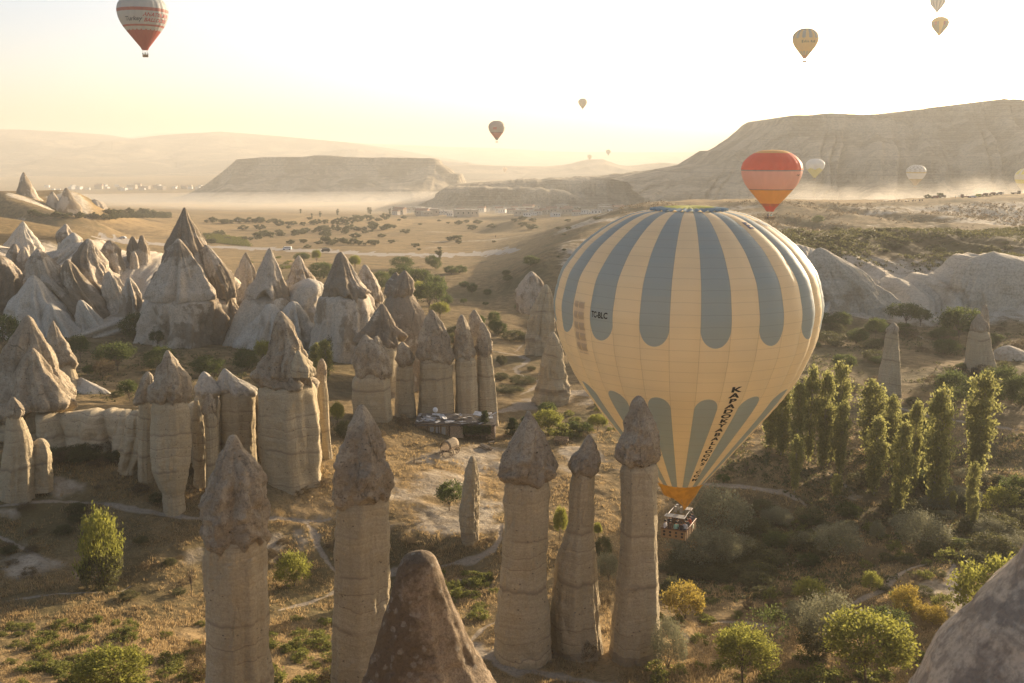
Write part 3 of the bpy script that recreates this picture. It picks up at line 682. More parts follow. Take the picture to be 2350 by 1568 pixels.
chimney('dark lichen covered rock cone rising at the bottom centre, closest cone', 30,
    [(1266, 958, 972), (1270, 936, 990), (1280, 924, 1000), (1305, 912, 1011), (1350, 899, 1025), (1400, 885, 1043), (1450, 868, 1066), (1500, 850, 1090), (1568, 831, 1126), (1660, 800, 1175), (1760, 770, 1225)], None,
    'rock_cone', 'rock cone', cm='near', nseg=140, step=.07, sink=2, capkw=dict(rough=.06, flute=.05, crease=.025, wob=.02, crag=.05))
chimney('smooth pale brown rock shoulder, blurred in the bottom right corner', 9.0,
    [(1060, 2472, 2522), (1090, 2447, 2582), (1160, 2414, 2642), (1250, 2374, 2702), (1300, 2352, 2722), (1340, 2322, 2742), (1400, 2265, 2772), (1460, 2227, 2802), (1520, 2185, 2832), (1578, 2148, 2862), (1710, 2072, 2922), (1860, 2002, 2982)], None,
    'boulder', 'rock', cm='near2', nseg=140, step=.03, sink=2, capkw=dict(rough=.035, flute=.03, crease=.012, wob=0.0, crag=.03))
chimney('thin bare pale needle rock beside the small green tree', 117,
    [(1048, 1080, 1087), (1055, 1075, 1091), (1080, 1068, 1095), (1120, 1062, 1099), (1160, 1056, 1101), (1190, 1052, 1101), (1220, 1055, 1100), (1245, 1058, 1100)], None,
    'rock_needle', 'rock needle', cm='shaft', sink=3, capkw=dict(rough=.08, strat=.05))

# --- left middle cluster
chimney('huge sunlit peaked rock with ribbed skirt at the left edge', 142,
    [(725, 58, 66), (730, 52, 74), (768, 35, 92), (807, 18, 114), (840, 8, 122), (870, -8, 136), (895, -16, 154), (918, -22, 168), (928, -18, 166), (936, -8, 150)],
    [(925, 0, 142), (940, 4, 146), (1000, 6, 146), (1040, 8, 146), (1060, 8, 146)], capkw=dict(ridge=.35, rough=.07, flute=.08), extra=[('ridge', 'cap', 138, [(800, 70, 78), (815, 56, 92), (850, 40, 112), (890, 28, 138), (920, 22, 158), (934, 30, 150)], dict(sink=0, ridge=.3))])
chimney('small knobbly pillar at the left edge with sunlit top', 122,
    [(913, 26, 34), (920, 20, 40), (935, 14, 54), (950, 11, 56), (958, 16, 50)],
    [(952, 18, 46), (965, 16, 52), (1000, 14, 66), (1030, 10, 72), (1070, 5, 75), (1118, 1, 74)], extra=[('spur', 'shaft', 124, [(1008, 84, 100), (1014, 76, 108), (1040, 72, 117), (1075, 70, 118)], dict(strat=.03))])
chimney('pale cone with overhanging brim above the meadow, beside the huge peaked rock', 172,
    [(737, 119, 123), (745, 115, 128), (770, 109, 141), (800, 104, 160), (828, 118, 178), (840, 128, 173), (844, 136, 166)],
    [(838, 138, 166), (845, 134, 170), (870, 134, 178), (890, 134, 190), (905, 134, 205)], extra=[('skirt', 'pale', 172, [(868, 180, 190), (880, 172, 212), (893, 165, 240), (905, 160, 256)], dict(depth=.6))])
chimney('stout pillar with brown pointed cap in the left cluster, narrowing to its foot', 121,
    [(805, 381, 388), (811, 377, 393), (830, 370, 406), (860, 357, 428), (890, 345, 438), (912, 343, 441), (924, 350, 432), (929, 360, 420)],
    [(918, 354, 424), (930, 348, 432), (1000, 347, 435), (1060, 348, 434), (1085, 352, 431), (1105, 361, 428), (1130, 372, 423)], facet=5, fblend=.5)
chimney('small dark capped pillar leaning on the stout pillar, left cluster', 127,
    [(854, 335, 343), (862, 328, 350), (880, 322, 354), (905, 314, 354), (922, 309, 352), (926, 314, 346)],
    [(918, 318, 346), (928, 319, 348), (965, 318, 350), (1060, 316, 350)])
chimney('rounded low pale pillar without cap, left of the stout pillar', 129,
    [(943, 306, 324), (948, 298, 332), (965, 290, 341), (1000, 283, 344), (1040, 277, 340), (1072, 272, 320)], None, cm='shaft', capkw=dict(strat=.04, flute=.09, ridge=.15))
chimney('narrow pointed pale pillar right of the stout pillar', 126,
    [(920, 450, 456), (930, 447, 458), (945, 444, 463), (980, 443, 471), (1040, 445, 474), (1085, 447, 472)], None, cm='shaft', capkw=dict(strat=.03))
chimney('thin pillar with small brown cap and sunlit right edge, left cluster', 124,
    [(901, 476, 482), (907, 472, 487), (925, 463, 493), (943, 461, 496), (952, 466, 490)],
    [(946, 468, 488), (955, 467, 498), (1000, 471, 500), (1060, 472, 501), (1105, 472, 498)], extra=[('sliver', 'shaft', 124.5, [(918, 500, 504), (924, 497, 507), (950, 495, 503), (1000, 494, 502), (1060, 495, 502), (1095, 495, 501)], {})])
chimney('white topped lumpy rock bridging two pillars in the left cluster', 132,
    [(854, 464, 472), (860, 458, 482), (875, 449, 494), (892, 444, 512), (905, 446, 500), (914, 452, 484)],
    [(900, 456, 492), (912, 448, 500), (970, 446, 506), (1060, 446, 508)], cm='pale')
chimney('white twin peaked rock wall left of the big peaked pillar', 133,
    [(847, 512, 520), (853, 507, 527), (866, 499, 541), (884, 489, 566), (896, 482, 584), (904, 490, 582), (909, 506, 574)],
    [(900, 508, 576), (910, 504, 586), (960, 504, 589), (1030, 508, 590)], cm='pale', capkw=dict(ridge=.25, depth=.7), depth=.7)
chimney('big peaked brown rock on a wide banded shaft, right end of left cluster', 131,
    [(716, 638, 648), (722, 634, 654), (740, 625, 672), (780, 617, 690), (808, 609, 700), (828, 592, 708), (850, 580, 718), (868, 578, 725), (884, 585, 729), (894, 596, 722)],
    [(882, 600, 718), (896, 594, 727), (950, 594, 735), (1000, 597, 740), (1050, 602, 742), (1085, 612, 742)], capkw=dict(ridge=.35, flute=.08), facet=6, fblend=.5, extra=[('ledge', 'shaft', 128.5, [(805, 680, 688), (825, 672, 706), (850, 662, 722), (862, 668, 722)], dict(sink=0))])
chimney('slim brown topped pillar just behind the big peaked rock, right side', 138,
    [(824, 735, 741), (832, 730, 746), (850, 726, 750), (872, 725, 751), (880, 728, 749)],
    [(874, 729, 748), (882, 727, 751), (930, 730, 754), (1000, 738, 758), (1040, 740, 762)])

def wall(label, prof, D, base, depth, seed):
    prof = np.array(prof, float); fx = np.arange(prof[0, 0], prof[-1, 0], 1.6); P0 = at(fx, np.interp(fx, prof[:, 0], prof[:, 1]), D)
    X0 = P0[0]; crest = P0[2] + .5 * fbm(X0 / 2.5, seed, 1.0, 3); rows = []
    prf = [(depth * 1.3, -3.0), (depth * 1.15, 0.0)] + [(depth * (1.05 - .35 * t), t) for t in np.linspace(.05, .9, 24)] + [(depth * .45, .97), (depth * .15, 1.0), (-depth * .3, 1.0), (-depth * .7, .9), (-depth, 0), (-depth, -3.0)]
    for y, t in prf:
        z = base + (crest - base) * t if t >= 0 else base + t + 0 * X0
        fl = 2.4 * (np.abs(vn(X0 / 3.2 + .6 * t, seed + .4 * t, 2.0)) + .4 * np.abs(vn(X0 / 1.3, seed + t, 6.0)) - .4) + .35 * fbm(X0 / 1.2, t * 5 + seed, 4.0, 4) + .3 * vn(.3 * X0, t * 7 + seed, 8.0)
        rows.append(np.stack([X0, D - y - fl * (1 if y > 0 else -1) * (0 if t < -1 else 1), z], -1))
    V = np.array(rows); n0, n1 = V.shape[:2]; ii = np.arange(n0 * n1).reshape(n0, n1)
    Q = np.stack([ii[:-1, :-1], ii[:-1, 1:], ii[1:, 1:], ii[1:, :-1]], -1).reshape(-1, 4)
    o = obj('rock_wall', mesh_from('rock_wall', V.reshape(-1, 3), Q), M['shaft']); tag(o, label, 'rock wall')
wall('fluted pale rock wall linking the peaked rock and the stout pillar, left', [(90, 945), (130, 946), (165, 948), (200, 945), (260, 940), (300, 938), (345, 940)], 137, -43.5, 2.2, 3.0)
wall('banded rock wall joining the stout pillar and the big peaked rock', [(430, 930), (450, 918), (500, 908), (560, 905), (600, 900)], 136, -43.5, 2.0, 7.0)
# --- middle cluster by the hut
chimney('broad sunlit pillar with twin jagged peaks left of the hut', 166,
    [(770, 835, 843), (776, 829, 850), (792, 820, 880), (820, 812, 893), (846, 808, 899), (860, 812, 897), (866, 822, 890)],
    [(856, 820, 888), (868, 809, 897), (900, 808, 900), (950, 810, 904), (985, 812, 906)], capkw=dict(ridge=.3, rough=.1), facet=4, fblend=.55, extra=[('peak', 'cap', 166, [(772, 861, 867), (785, 855, 876), (815, 850, 890), (845, 850, 896)], dict(sink=0, ridge=.3))])
chimney('small pillar with dark rusty cap, second of the row by the hut', 172,
    [(786, 919, 928), (793, 913, 935), (806, 908, 945), (832, 905, 951), (839, 909, 947), (843, 914, 942)],
    [(836, 914, 942), (845, 910, 949), (900, 908, 952), (970, 906, 958)])
chimney('stout pillar with tall brown cap, third of the row by the hut', 173,
    [(712, 987, 994), (718, 983, 999), (740, 972, 1015), (780, 962, 1033), (815, 957, 1040), (826, 962, 1036), (831, 970, 1028)],
    [(822, 970, 1026), (833, 962, 1037), (900, 960, 1040), (970, 957, 1043)], capkw=dict(rough=.1))
chimney('tall sharp pillar with brown pointed top, fourth of the row by the hut', 174,
    [(723, 1056, 1063), (730, 1051, 1069), (750, 1045, 1078), (790, 1040, 1088), (816, 1040, 1093), (824, 1046, 1090)],
    [(816, 1048, 1086), (826, 1042, 1094), (900, 1044, 1098), (970, 1043, 1100)])
chimney('sunlit pillar with ragged top, rightmost of the row by the hut', 176,
    [(741, 1104, 1111), (748, 1100, 1116), (770, 1094, 1125), (798, 1090, 1131), (812, 1092, 1131), (818, 1097, 1127)],
    [(810, 1098, 1126), (820, 1093, 1131), (880, 1095, 1138), (940, 1095, 1144), (975, 1095, 1147)])
chimney('grey pointed pillar peeping from behind the row by the hut', 184,
    [(712, 1085, 1092), (718, 1081, 1097), (740, 1074, 1108), (772, 1070, 1112)], [(770, 1072, 1110), (850, 1072, 1114), (900, 1072, 1116)])
chimney('ridged grey cone with brim behind the row of pillars by the hut', 194,
    [(698, 874, 880), (704, 869, 886), (720, 859, 897), (750, 840, 914), (774, 823, 930), (786, 816, 937), (793, 828, 926)],
    [(786, 832, 920), (796, 824, 926), (850, 818, 932), (900, 816, 936)], cm='cone', capkw=dict(ridge=.35, facet=4))

# --- large cones behind
C = dict(kind='rock_cone', cat='rock cone', cm='cone', sm='cone2', nseg=96, sink=6)
chimney('tallest brown cone standing against the valley, background left', 243,
    [(477, 421, 426), (482, 419, 429), (500, 411, 436), (530, 400, 455), (560, 386, 470), (600, 368, 491), (640, 350, 518), (672, 338, 538), (684, 334, 541), (688, 337, 536)],
    [(683, 336, 535), (690, 333, 538), (720, 322, 538), (750, 312, 536), (790, 298, 534)], capkw=dict(ridge=.28, facet=5, fblend=.3, rough=.05), ridge=.2, extra=[('ridge', 'cone', 234, [(549, 405, 413), (556, 399, 420), (580, 388, 440), (620, 370, 466), (655, 352, 490), (676, 340, 500), (684, 342, 498)], dict(ridge=.3, sink=0, flute=.08)), ('ridge', 'cone', 240, [(563, 469, 476), (570, 463, 484), (600, 462, 508), (635, 470, 530), (665, 485, 540), (684, 490, 540)], dict(ridge=.25, sink=0)), ('ridge', 'cone', 234, [(688, 344, 494), (720, 338, 500), (750, 330, 503), (785, 322, 506)], dict(ridge=.35, flute=.12, sink=5))], **C)
chimney('dark sharp cone with white flowing skirt, right of the tallest cone', 238,
    [(570, 616, 621), (575, 612, 625), (600, 603, 633), (640, 585, 650), (672, 566, 660), (684, 560, 664), (688, 562, 660)],
    [(683, 562, 660), (690, 558, 666), (720, 548, 684), (750, 540, 694), (790, 522, 706)], capkw=dict(ridge=.12), ridge=.3, flute=.1, extra=[('skirt', 'pale', 232, [(700, 610, 630), (720, 596, 650), (745, 570, 672), (770, 546, 690), (790, 535, 700)], dict(ridge=.4, sink=5))], **C)
chimney('smooth pale saddle shaped rock between two dark cones', 242,
    [(641, 700, 716), (645, 684, 735), (660, 664, 746), (684, 652, 750), (720, 645, 752), (790, 640, 754)], None, **{**C, 'cm': 'pale', 'kind': 'boulder', 'cat': 'rock'}, capkw=dict(ridge=.15))
chimney('small cone half hidden behind the tallest cone, right side', 264, [(580, 562, 567), (588, 557, 571), (610, 546, 583), (650, 534, 592), (700, 526, 602)], None, capkw=dict(ridge=.2), **C)
chimney('small pale pyramid shaped cone beyond the saddle rock', 270, [(587, 683, 688), (592, 679, 692), (612, 667, 704), (640, 655, 726), (670, 645, 738)], None, capkw=dict(ridge=.2, facet=4, fblend=.5), **C)
chimney('dark two tiered cone with white patch, centre of the background', 226,
    [(579, 777, 785), (585, 770, 792), (602, 765, 802), (640, 750, 824), (670, 735, 844), (682, 730, 851), (687, 732, 847)],
    [(681, 732, 846), (690, 727, 850), (720, 718, 858), (760, 708, 862), (810, 700, 864)], capkw=dict(ridge=.22, facet=5, fblend=.35), ridge=.2, extra=[('ridge', 'cone', 231, [(640, 815, 822), (655, 810, 838), (690, 815, 858), (720, 815, 868)], dict(sink=3))], **C)
chimney('slim brown cone behind the two tiered cone', 246, [(608, 834, 841), (614, 829, 846), (640, 822, 862), (668, 815, 871), (700, 812, 876)], None, capkw=dict(ridge=.15), **C)
chimney('squat double peaked rock with notched brim near the green trees', 206,
    [(622, 925, 932), (628, 919, 938), (645, 898, 948), (662, 886, 956), (674, 886, 955), (680, 895, 948)],
    [(674, 896, 946), (684, 884, 953), (715, 876, 972), (755, 870, 984), (800, 866, 988), (840, 866, 990)], capkw=dict(ridge=.25), extra=[('peak', 'cone', 208, [(626, 905, 912), (634, 898, 918), (652, 886, 925), (675, 882, 930)], dict(sink=0))], **{**C, 'sm': 'cone'})
# left ridged mass
chimney('long pale ridge of rock sloping down right, left background', 258, [(549, 198, 208), (556, 190, 216), (590, 160, 232), (640, 166, 260), (682, 196, 300), (720, 222, 318), (765, 240, 332)], None, capkw=dict(ridge=.35, flute=.1), **C)
chimney('grey brown ridge of rock with a blunt top, left background', 250, [(573, 82, 92), (580, 76, 102), (600, 68, 120), (640, 66, 152), (682, 100, 214), (730, 140, 252), (775, 170, 292)], None, capkw=dict(ridge=.35, flute=.1), **C)
chimney('smooth white pyramid rock in front of the grey ridge, left background', 242, [(633, 71, 80), (640, 64, 88), (662, 48, 104), (686, 28, 120), (700, 20, 134), (740, 12, 165), (775, 14, 215), (810, 20, 246)], None, **{**C, 'cm': 'pale'}, capkw=dict(ridge=.35))
chimney('rounded brown and pale rock cut by the left edge, background', 252, [(588, -25, 5), (596, -34, 18), (630, -44, 40), (670, -52, 50), (700, -60, 60), (770, -64, 72)], None, capkw=dict(ridge=.2), **C)
chimney('pair of blunt sunlit knobs above the left edge rock', 266, [(561, 29, 37), (567, 24, 42), (590, 14, 50), (650, 10, 70)], None, capkw=dict(rough=.08), extra=[('knob', 'cone', 264, [(567, 50, 58), (575, 44, 64), (600, 40, 72), (650, 38, 80)], {})], **C)
chimney('rounded grey cone left of the tallest cone', 266, [(553, 247, 258), (559, 240, 266), (582, 226, 277), (622, 222, 290), (660, 228, 300), (710, 232, 318)], None, capkw=dict(ridge=.15), **C)
chimney('cluster of dark spires left of the tallest cone', 272, [(543, 302, 308), (549, 298, 312), (570, 290, 322), (610, 288, 345), (670, 286, 354)], None, capkw=dict(rough=.12, ridge=.2), extra=[('spire', 'cone', 272, [(541, 322, 329), (549, 318, 333), (572, 312, 342), (620, 305, 350), (660, 300, 352)], {}), ('spire', 'cone', 268, [(578, 303, 310), (586, 299, 315), (620, 296, 320), (660, 292, 328)], {})], **C)
chimney('small pale cone on the ridge at far left', 305, [(509, 50, 55), (514, 46, 59), (532, 34, 72), (560, 16, 94), (590, 5, 110)], None, **{**C, 'cm': 'pale'})
chimney('brown capped knob on the ridge, left background', 292, [(515, 148, 154), (520, 143, 158), (532, 128, 165), (548, 126, 172), (556, 132, 166)], [(550, 136, 164), (562, 132, 172), (590, 130, 186), (610, 132, 192)], **C)
chimney('white rounded knob below the brown capped knob', 286, [(535, 164, 172), (545, 150, 185), (565, 134, 192), (600, 140, 196)], None, **{**C, 'cm': 'pale'})
for lab_, D_, rows_, cm_ in [
    ('low slanting brown ridge between the grey ridge and the long pale ridge', 248, [(598, 150, 160), (606, 144, 168), (640, 142, 192), (690, 160, 238), (765, 190, 284)], 'cone'),
    ('slanting pale ridge below the rounded grey cone', 252, [(624, 246, 255), (634, 240, 264), (662, 240, 286), (705, 250, 312), (770, 262, 334)], 'cone2'),
    ('steep pale ridge leaning on the tallest cone, left side', 246, [(638, 292, 300), (648, 287, 308), (684, 281, 326), (732, 277, 342), (785, 274, 352)], 'cone2'),
    ('low white folded apron at the foot of the left ridges', 238, [(698, 110, 122), (708, 103, 134), (732, 98, 158), (772, 94, 206), (812, 96, 244)], 'pale'),
    ('low white fold right of the white folded apron', 241, [(690, 180, 191), (702, 175, 204), (732, 174, 230), (772, 178, 270), (800, 184, 292)], 'pale'),
    ('small pale rib wedged between the tallest cone and the dark sharp cone', 242, [(636, 506, 514), (646, 502, 521), (676, 496, 534), (716, 492, 550), (780, 486, 566)], 'cone2'),
    ('short white apron below the saddle shaped rock', 233, [(694, 664, 682), (704, 655, 692), (736, 640, 712), (795, 622, 732)], 'pale')]:
    chimney(lab_, D_, rows_, None, capkw=dict(ridge=.4, flute=.1), **{**C, 'cm': cm_, 'kind': 'rock_ridge', 'cat': 'rock ridge'})
# far left
FC = dict(kind='rock_cone', cat='rock cone', cm='cone', nseg=40, sink=10)
chimney('lone tall rock peak on the far left hill', 700, [(396, 52, 56), (402, 49, 59), (415, 45, 66), (435, 38, 76), (452, 36, 86), (470, 34, 98)], None, capkw=dict(rough=.12), **FC)
chimney('small blunt far rock, left of a pair', 700, [(440, 118, 122), (446, 114, 127), (456, 110, 132), (472, 106, 138)], None, **FC)
chimney('jagged far rock, right of a pair', 700, [(432, 149, 154), (438, 146, 159), (450, 140, 164), (460, 137, 170), (474, 132, 182)], None, capkw=dict(rough=.12), **FC)
chimney('flat topped distant rock outcrop on the valley floor, left', 760, [(459, 212, 222), (462, 206, 234), (468, 200, 242), (480, 196, 248)], None, **FC)
# right side
chimney('lone slender pillar with dark cap standing on the right meadow', 188,
    [(741, 2048, 2054), (745, 2043, 2058), (753, 2036, 2063), (761, 2032, 2065), (766, 2036, 2061)],
    [(762, 2037, 2060), (768, 2032, 2061), (800, 2029, 2062), (830, 2024, 2064), (870, 2016, 2066), (915, 2009, 2067)])
TWIN = chimney('twin topped pale pillar with a small doorway, right meadow', 212,
    [(721, 2244, 2249), (727, 2239, 2254), (742, 2231, 2264), (756, 2225, 2271), (760, 2230, 2266)],
    [(756, 2231, 2264), (762, 2225, 2268), (790, 2222, 2273), (830, 2217, 2281), (860, 2213, 2288)], sm='shaft', extra=[('spire', 'cap', 214, [(700, 2257, 2263), (706, 2253, 2267), (725, 2250, 2270), (765, 2249, 2271)], dict(sink=1))])
chimney('pale weathered cone left of the striped balloon, upper', 250, [(654, 1249, 1257), (660, 1245, 1262), (680, 1234, 1269), (710, 1222, 1272), (740, 1212, 1274), (785, 1210, 1276)], None, capkw=dict(rough=.1, ridge=.2), **{**C, 'cm': 'shaft'})
chimney('pale broad based pillar partly behind the striped balloon', 195, [(764, 1264, 1273), (772, 1259, 1280), (800, 1250, 1292), (850, 1236, 1300), (895, 1226, 1310)], None, cm='shaft', capkw=dict(strat=.04))
chimney('low rounded brown cone beyond the meadow trees, centre right', 300, [(624, 1216, 1224), (630, 1209, 1232), (645, 1200, 1243), (672, 1188, 1254)], None, **C)
chimney('great fluted pale dome on the right slope', 292, [(583, 2262, 2300), (590, 2235, 2350), (605, 2212, 2400), (640, 2188, 2440), (680, 2168, 2460), (715, 2152, 2466), (750, 2140, 2470)], None, 'rock_dome', 'rock dome', cm='white', nseg=160, sink=8, capkw=dict(ridge=.22, flute=.05, depth=.7, fl_k=6.0, crag=.08))
chimney('fluted pale slope rock behind the balloon, right side', 286, [(572, 1872, 1895), (585, 1858, 1918), (610, 1846, 1958), (650, 1838, 2004), (690, 1834, 2040), (735, 1828, 2062)], None, 'rock_dome', 'rock dome', cm='white', nseg=160, sink=8, capkw=dict(ridge=.22, flute=.06, depth=.7, fl_k=6.0, crag=.08))
chimney('low pale mound at the right edge below the dome', 225, [(797, 2300, 2330), (805, 2285, 2350), (825, 2278, 2370), (850, 2270, 2390)], None, 'boulder', 'rock', cm='white', capkw=dict(rough=.08))
# ------------------------------------------------------------------ balloons
def fabric(name, col_fn, trans=0.35):
    m, nt, out = new_mat(name); k = NT(nt)
    c = col_fn(k)
    d = k.n('ShaderNodeBsdfPrincipled', {'Roughness': 0.6}); k.set(d.inputs['Base Color'], c); d.inputs['Specular IOR Level'].default_value = 0.25
    t = k.n('ShaderNodeBsdfTranslucent'); k.set(t.inputs[0], c)
    mx = k.n('ShaderNodeMixShader', {0: trans}); nt.links.new(d.outputs[0], mx.inputs[1]); nt.links.new(t.outputs[0], mx.inputs[2])
    nt.links.new(mx.outputs[0], out.inputs[0]); return m
PROF = [(0.0, 0.3), (0.08, 2.0), (0.15, 3.9), (0.6, 6.0), (1.8, 8.3), (3.6, 10.67), (6.2, 12.7), (9.5, 13.5), (13.2, 12.95), (16.8, 11.5), (19.2, 9.95), (21.6, 8.15), (24.0, 6.3), (26.3, 4.55), (28.8, 2.6)]
_pz = np.array([a for a, b in PROF]); _pr = np.array([b for a, b in PROF])
def _dense():
    t = np.concatenate([[0], np.cumsum(np.hypot(np.diff(_pz), np.diff(_pr)))])
    tt = np.linspace(0, t[-1], 600); z = np.interp(tt, t, _pz); r = np.interp(tt, t, _pr)
    for _ in range(220):
        for w in (z, r): w[1:-1] = (w[:-2] + 2 * w[1:-1] + w[2:]) / 4
    s = np.concatenate([[0], np.cumsum(np.hypot(np.diff(z), np.diff(r)))])
    return s, z, r
PS, PZ, PR = _dense()
def prof_z(depth): return np.interp(depth, PZ, PR)
def text_mesh(s, bold=0.02, shear=0.0):
    cu = bpy.data.curves.new('t', 'FONT'); cu.body = s; cu.size = 1.0; cu.align_x = 'CENTER'; cu.align_y = 'CENTER'; cu.offset = bold; cu.shear = shear; cu.resolution_u = 3
    ob = bpy.data.objects.new('t', cu); COL.objects.link(ob)
    dg = bpy.context.evaluated_depsgraph_get(); me = bpy.data.meshes.new_from_object(ob.evaluated_get(dg))
    bpy.data.objects.remove(ob); bpy.data.curves.remove(cu)
    me.materials.clear()
    bm = bmesh.new(); bm.from_mesh(me)
    bmesh.ops.triangulate(bm, faces=bm.faces)
    bmesh.ops.subdivide_edges(bm, edges=[e for e in bm.edges if e.calc_length() > 0.3], cuts=3)
    bm.to_mesh(me); bm.free()
    return me
def wrap(me, phi, depth, size, R0, zs=1.0, off=0.05, aspect=1.0, gores=30, bulge=0.0, phase=0.0):
    """lay flat lettering on the envelope: phi is the angle from the viewer's side, to the right"""
    k = R0 / 13.5
    co = np.empty(len(me.vertices) * 3); me.vertices.foreach_get('co', co); co = co.reshape(-1, 3)
    s0 = np.interp(depth / zs / k, PZ, PS)
    s = s0 - co[:, 1] * size / k
    d = np.interp(s, PS, PZ) * k * zs; r = np.interp(s, PS, PR) * k
    w = 2 * math.pi / gores
    ph = phi + co[:, 0] * size * aspect / np.maximum(np.interp(s0, PS, PR) * k, .5)
    r = r + off + bulge * r / R0 * np.abs(np.cos((((ph + phase + w / 2) % w) / w - 0.5) * math.pi))
    out_ = np.stack([r * np.sin(ph), -r * np.cos(ph), -d], -1)
    me.vertices.foreach_set('co', out_.ravel()); me.update(); return me

ink = plain('black_print', (0.02, 0.02, 0.025), 0.7, 0.05)
wicker_m, nt, out = new_mat('wicker'); k = NT(nt)
oc = k.n('ShaderNodeTexCoord').outputs['Object']
wv = k.n('ShaderNodeTexWave', {'Vector': oc, 'Scale': 6.0, 'Distortion': 1.5}, bands_direction='Z')
k.bsdf(out, k.mix(wv.outputs[1], (0.16, 0.095, 0.045), (0.42, 0.28, 0.15)), 0.8, k.bump(wv.outputs[1], 0.02))
M['wicker'] = wicker_m
M['steel'] = plain('steel', (0.35, 0.34, 0.33), 0.4, 0.1, metallic=0.8)
M['rope'] = plain('rope', (0.30, 0.24, 0.16), 0.9)
M['padding'] = plain('brown_leather', (0.12, 0.06, 0.035), 0.6)

# --- the great striped balloon
BB = at(1571, 784, 102); BBX = float(BB[0]); TOPZ = -5.3
big = empty('hot_air_balloon', (BBX, 102, -40.1)); tag(big, 'huge yellow and blue striped balloon floating low behind the pillars', 'balloon')
FACE = math.atan2(BBX, 102)                  # the side turned to the viewer
OB = np.array([BBX, 102, -40.1])
NG = 30
YEL, BLU, GLD = (0.84, 0.69, 0.45), (0.335, 0.40, 0.415), (0.62, 0.33, 0.045)
def seam(k, c):
    uv = k.n('ShaderNodeSeparateXYZ', {0: k.n('ShaderNodeUVMap').outputs[0]})
    u, v = uv.outputs[0], uv.outputs[1]
    fr = k.math('FRACT', k.math('DIVIDE', k.math('ADD', v, k.math('MULTIPLY', k.math('MULTIPLY', u, k.math('SUBTRACT', 1.0, u)), 0.35)), 1.12))
    ln = k.math('SUBTRACT', 1.0, k.ramp(k.math('ABSOLUTE', k.math('SUBTRACT', fr, 0.5)), 0.012, 0.045))
    c = k.mix(k.math('MULTIPLY', ln, 0.16), c, (0.12, 0.085, 0.05))
    e = k.ramp(k.math('ABSOLUTE', k.math('SUBTRACT', u, 0.5)), 0.485, 0.499)
    c = k.mix(k.math('MULTIPLY', e, 0.30), c, (0.12, 0.085, 0.05))
    pn = k.n('ShaderNodeTexWhiteNoise', {'Vector': k.n('ShaderNodeCombineXYZ', {0: k.math('FLOOR', k.math('DIVIDE', v, 1.12)), 1: k.n('ShaderNodeObjectInfo').outputs['Random']}).outputs[0]})
    c = k.mix(k.math('MULTIPLY', pn.outputs[0], 0.10), c, (0.5, 0.42, 0.3))
    return c, u, v
def yel_fn(k):
    c, u, v = seam(k, (*YEL, 1)); return c
S_U = float(np.interp(11.2, PZ, PS)); S_L = float(np.interp(17.6, PZ, PS)); S_B = float(np.interp(28.6, PZ, PS))
def blu_fn(k):
    uv = k.n('ShaderNodeSeparateXYZ', {0: k.n('ShaderNodeUVMap').outputs[0]}); u, v = uv.outputs[0], uv.outputs[1]
    x = k.math('MULTIPLY', k.math('SUBTRACT', u, 0.5), 2.0)
    arc = k.math('SQRT', k.math('MAXIMUM', k.math('SUBTRACT', 1.0, k.math('MULTIPLY', x, x)), 0.0))
    up = k.math('LESS_THAN', v, k.math('ADD', S_U - 1.0, k.math('MULTIPLY', arc, 1.75)))
    lo = k.math('GREATER_THAN', v, k.math('SUBTRACT', S_L + 1.1, k.math('MULTIPLY', arc, 1.6)))
    c = k.mix(k.math('MAXIMUM', up, lo), (*YEL, 1), (*BLU, 1))
    c, u, v = seam(k, c); return c
M['gore_y'] = fabric('yellow_nylon', yel_fn); M['gore_b'] = fabric('blue_striped_nylon', blu_fn)
M['gold'] = fabric('golden_skirt', lambda k: k.mix(k.ramp(k.noise(k.n('ShaderNodeTexCoord').outputs['Object'], 1.2, 3), .4, .6), GLD, tuple(x * .8 for x in GLD)), 0.45)
def gore_mesh(g):
    nu, nv = 9, 110
    s = np.linspace(float(np.interp(0.15, PZ, PS)), PS[-1], nv); z = np.interp(s, PS, PZ); r = np.interp(s, PS, PR)
    u = np.linspace(0, 1, nu); w = 2 * math.pi / NG; ph0 = (g - 0.5) * w
    U, S = np.meshgrid(u, s); Z = np.interp(S, PS, PZ); Rr = np.interp(S, PS, PR)
    pil = np.abs(np.sin(math.pi * ((S + U * (1 - U) * 0.35) / 1.12 + 0.5)))
    Rr = Rr + 0.26 * Rr / 13.5 * np.sin(math.pi * U) ** 0.8 + 0.05 * pil * np.sin(math.pi * U)
    P = ph0 + U * w - FACE
    X = Rr * np.sin(P + 0); Y = -Rr * np.cos(P)
    # phi=0 looks to the viewer: rotate by FACE about z
    V = np.stack([BBX + X, 102 + Y, TOPZ - Z], -1).reshape(-1, 3) - OB
    ii = np.arange(nu * nv).reshape(nv, nu)
    Q = np.stack([ii[:-1, :-1], ii[1:, :-1], ii[1:, 1:], ii[:-1, 1:]], -1).reshape(-1, 4)
    me = mesh_from('gore', V, Q)
    uvl = me.uv_layers.new(name='UVMap'); li = np.empty(len(me.loops), np.int32); me.loops.foreach_get('vertex_index', li)
    uvl.data.foreach_set('uv', np.stack([U.ravel()[li], S.ravel()[li]], -1).ravel().astype(np.float32))
    return me
# note: to the viewer's side the angle runs to the right with sin, so FACE turns the zero gore to face the eye
FACE = -FACE * -1.0
for g in range(NG):
    obj('gore', gore_mesh(g), M['gore_b' if g % 2 else 'gore_y'], big)
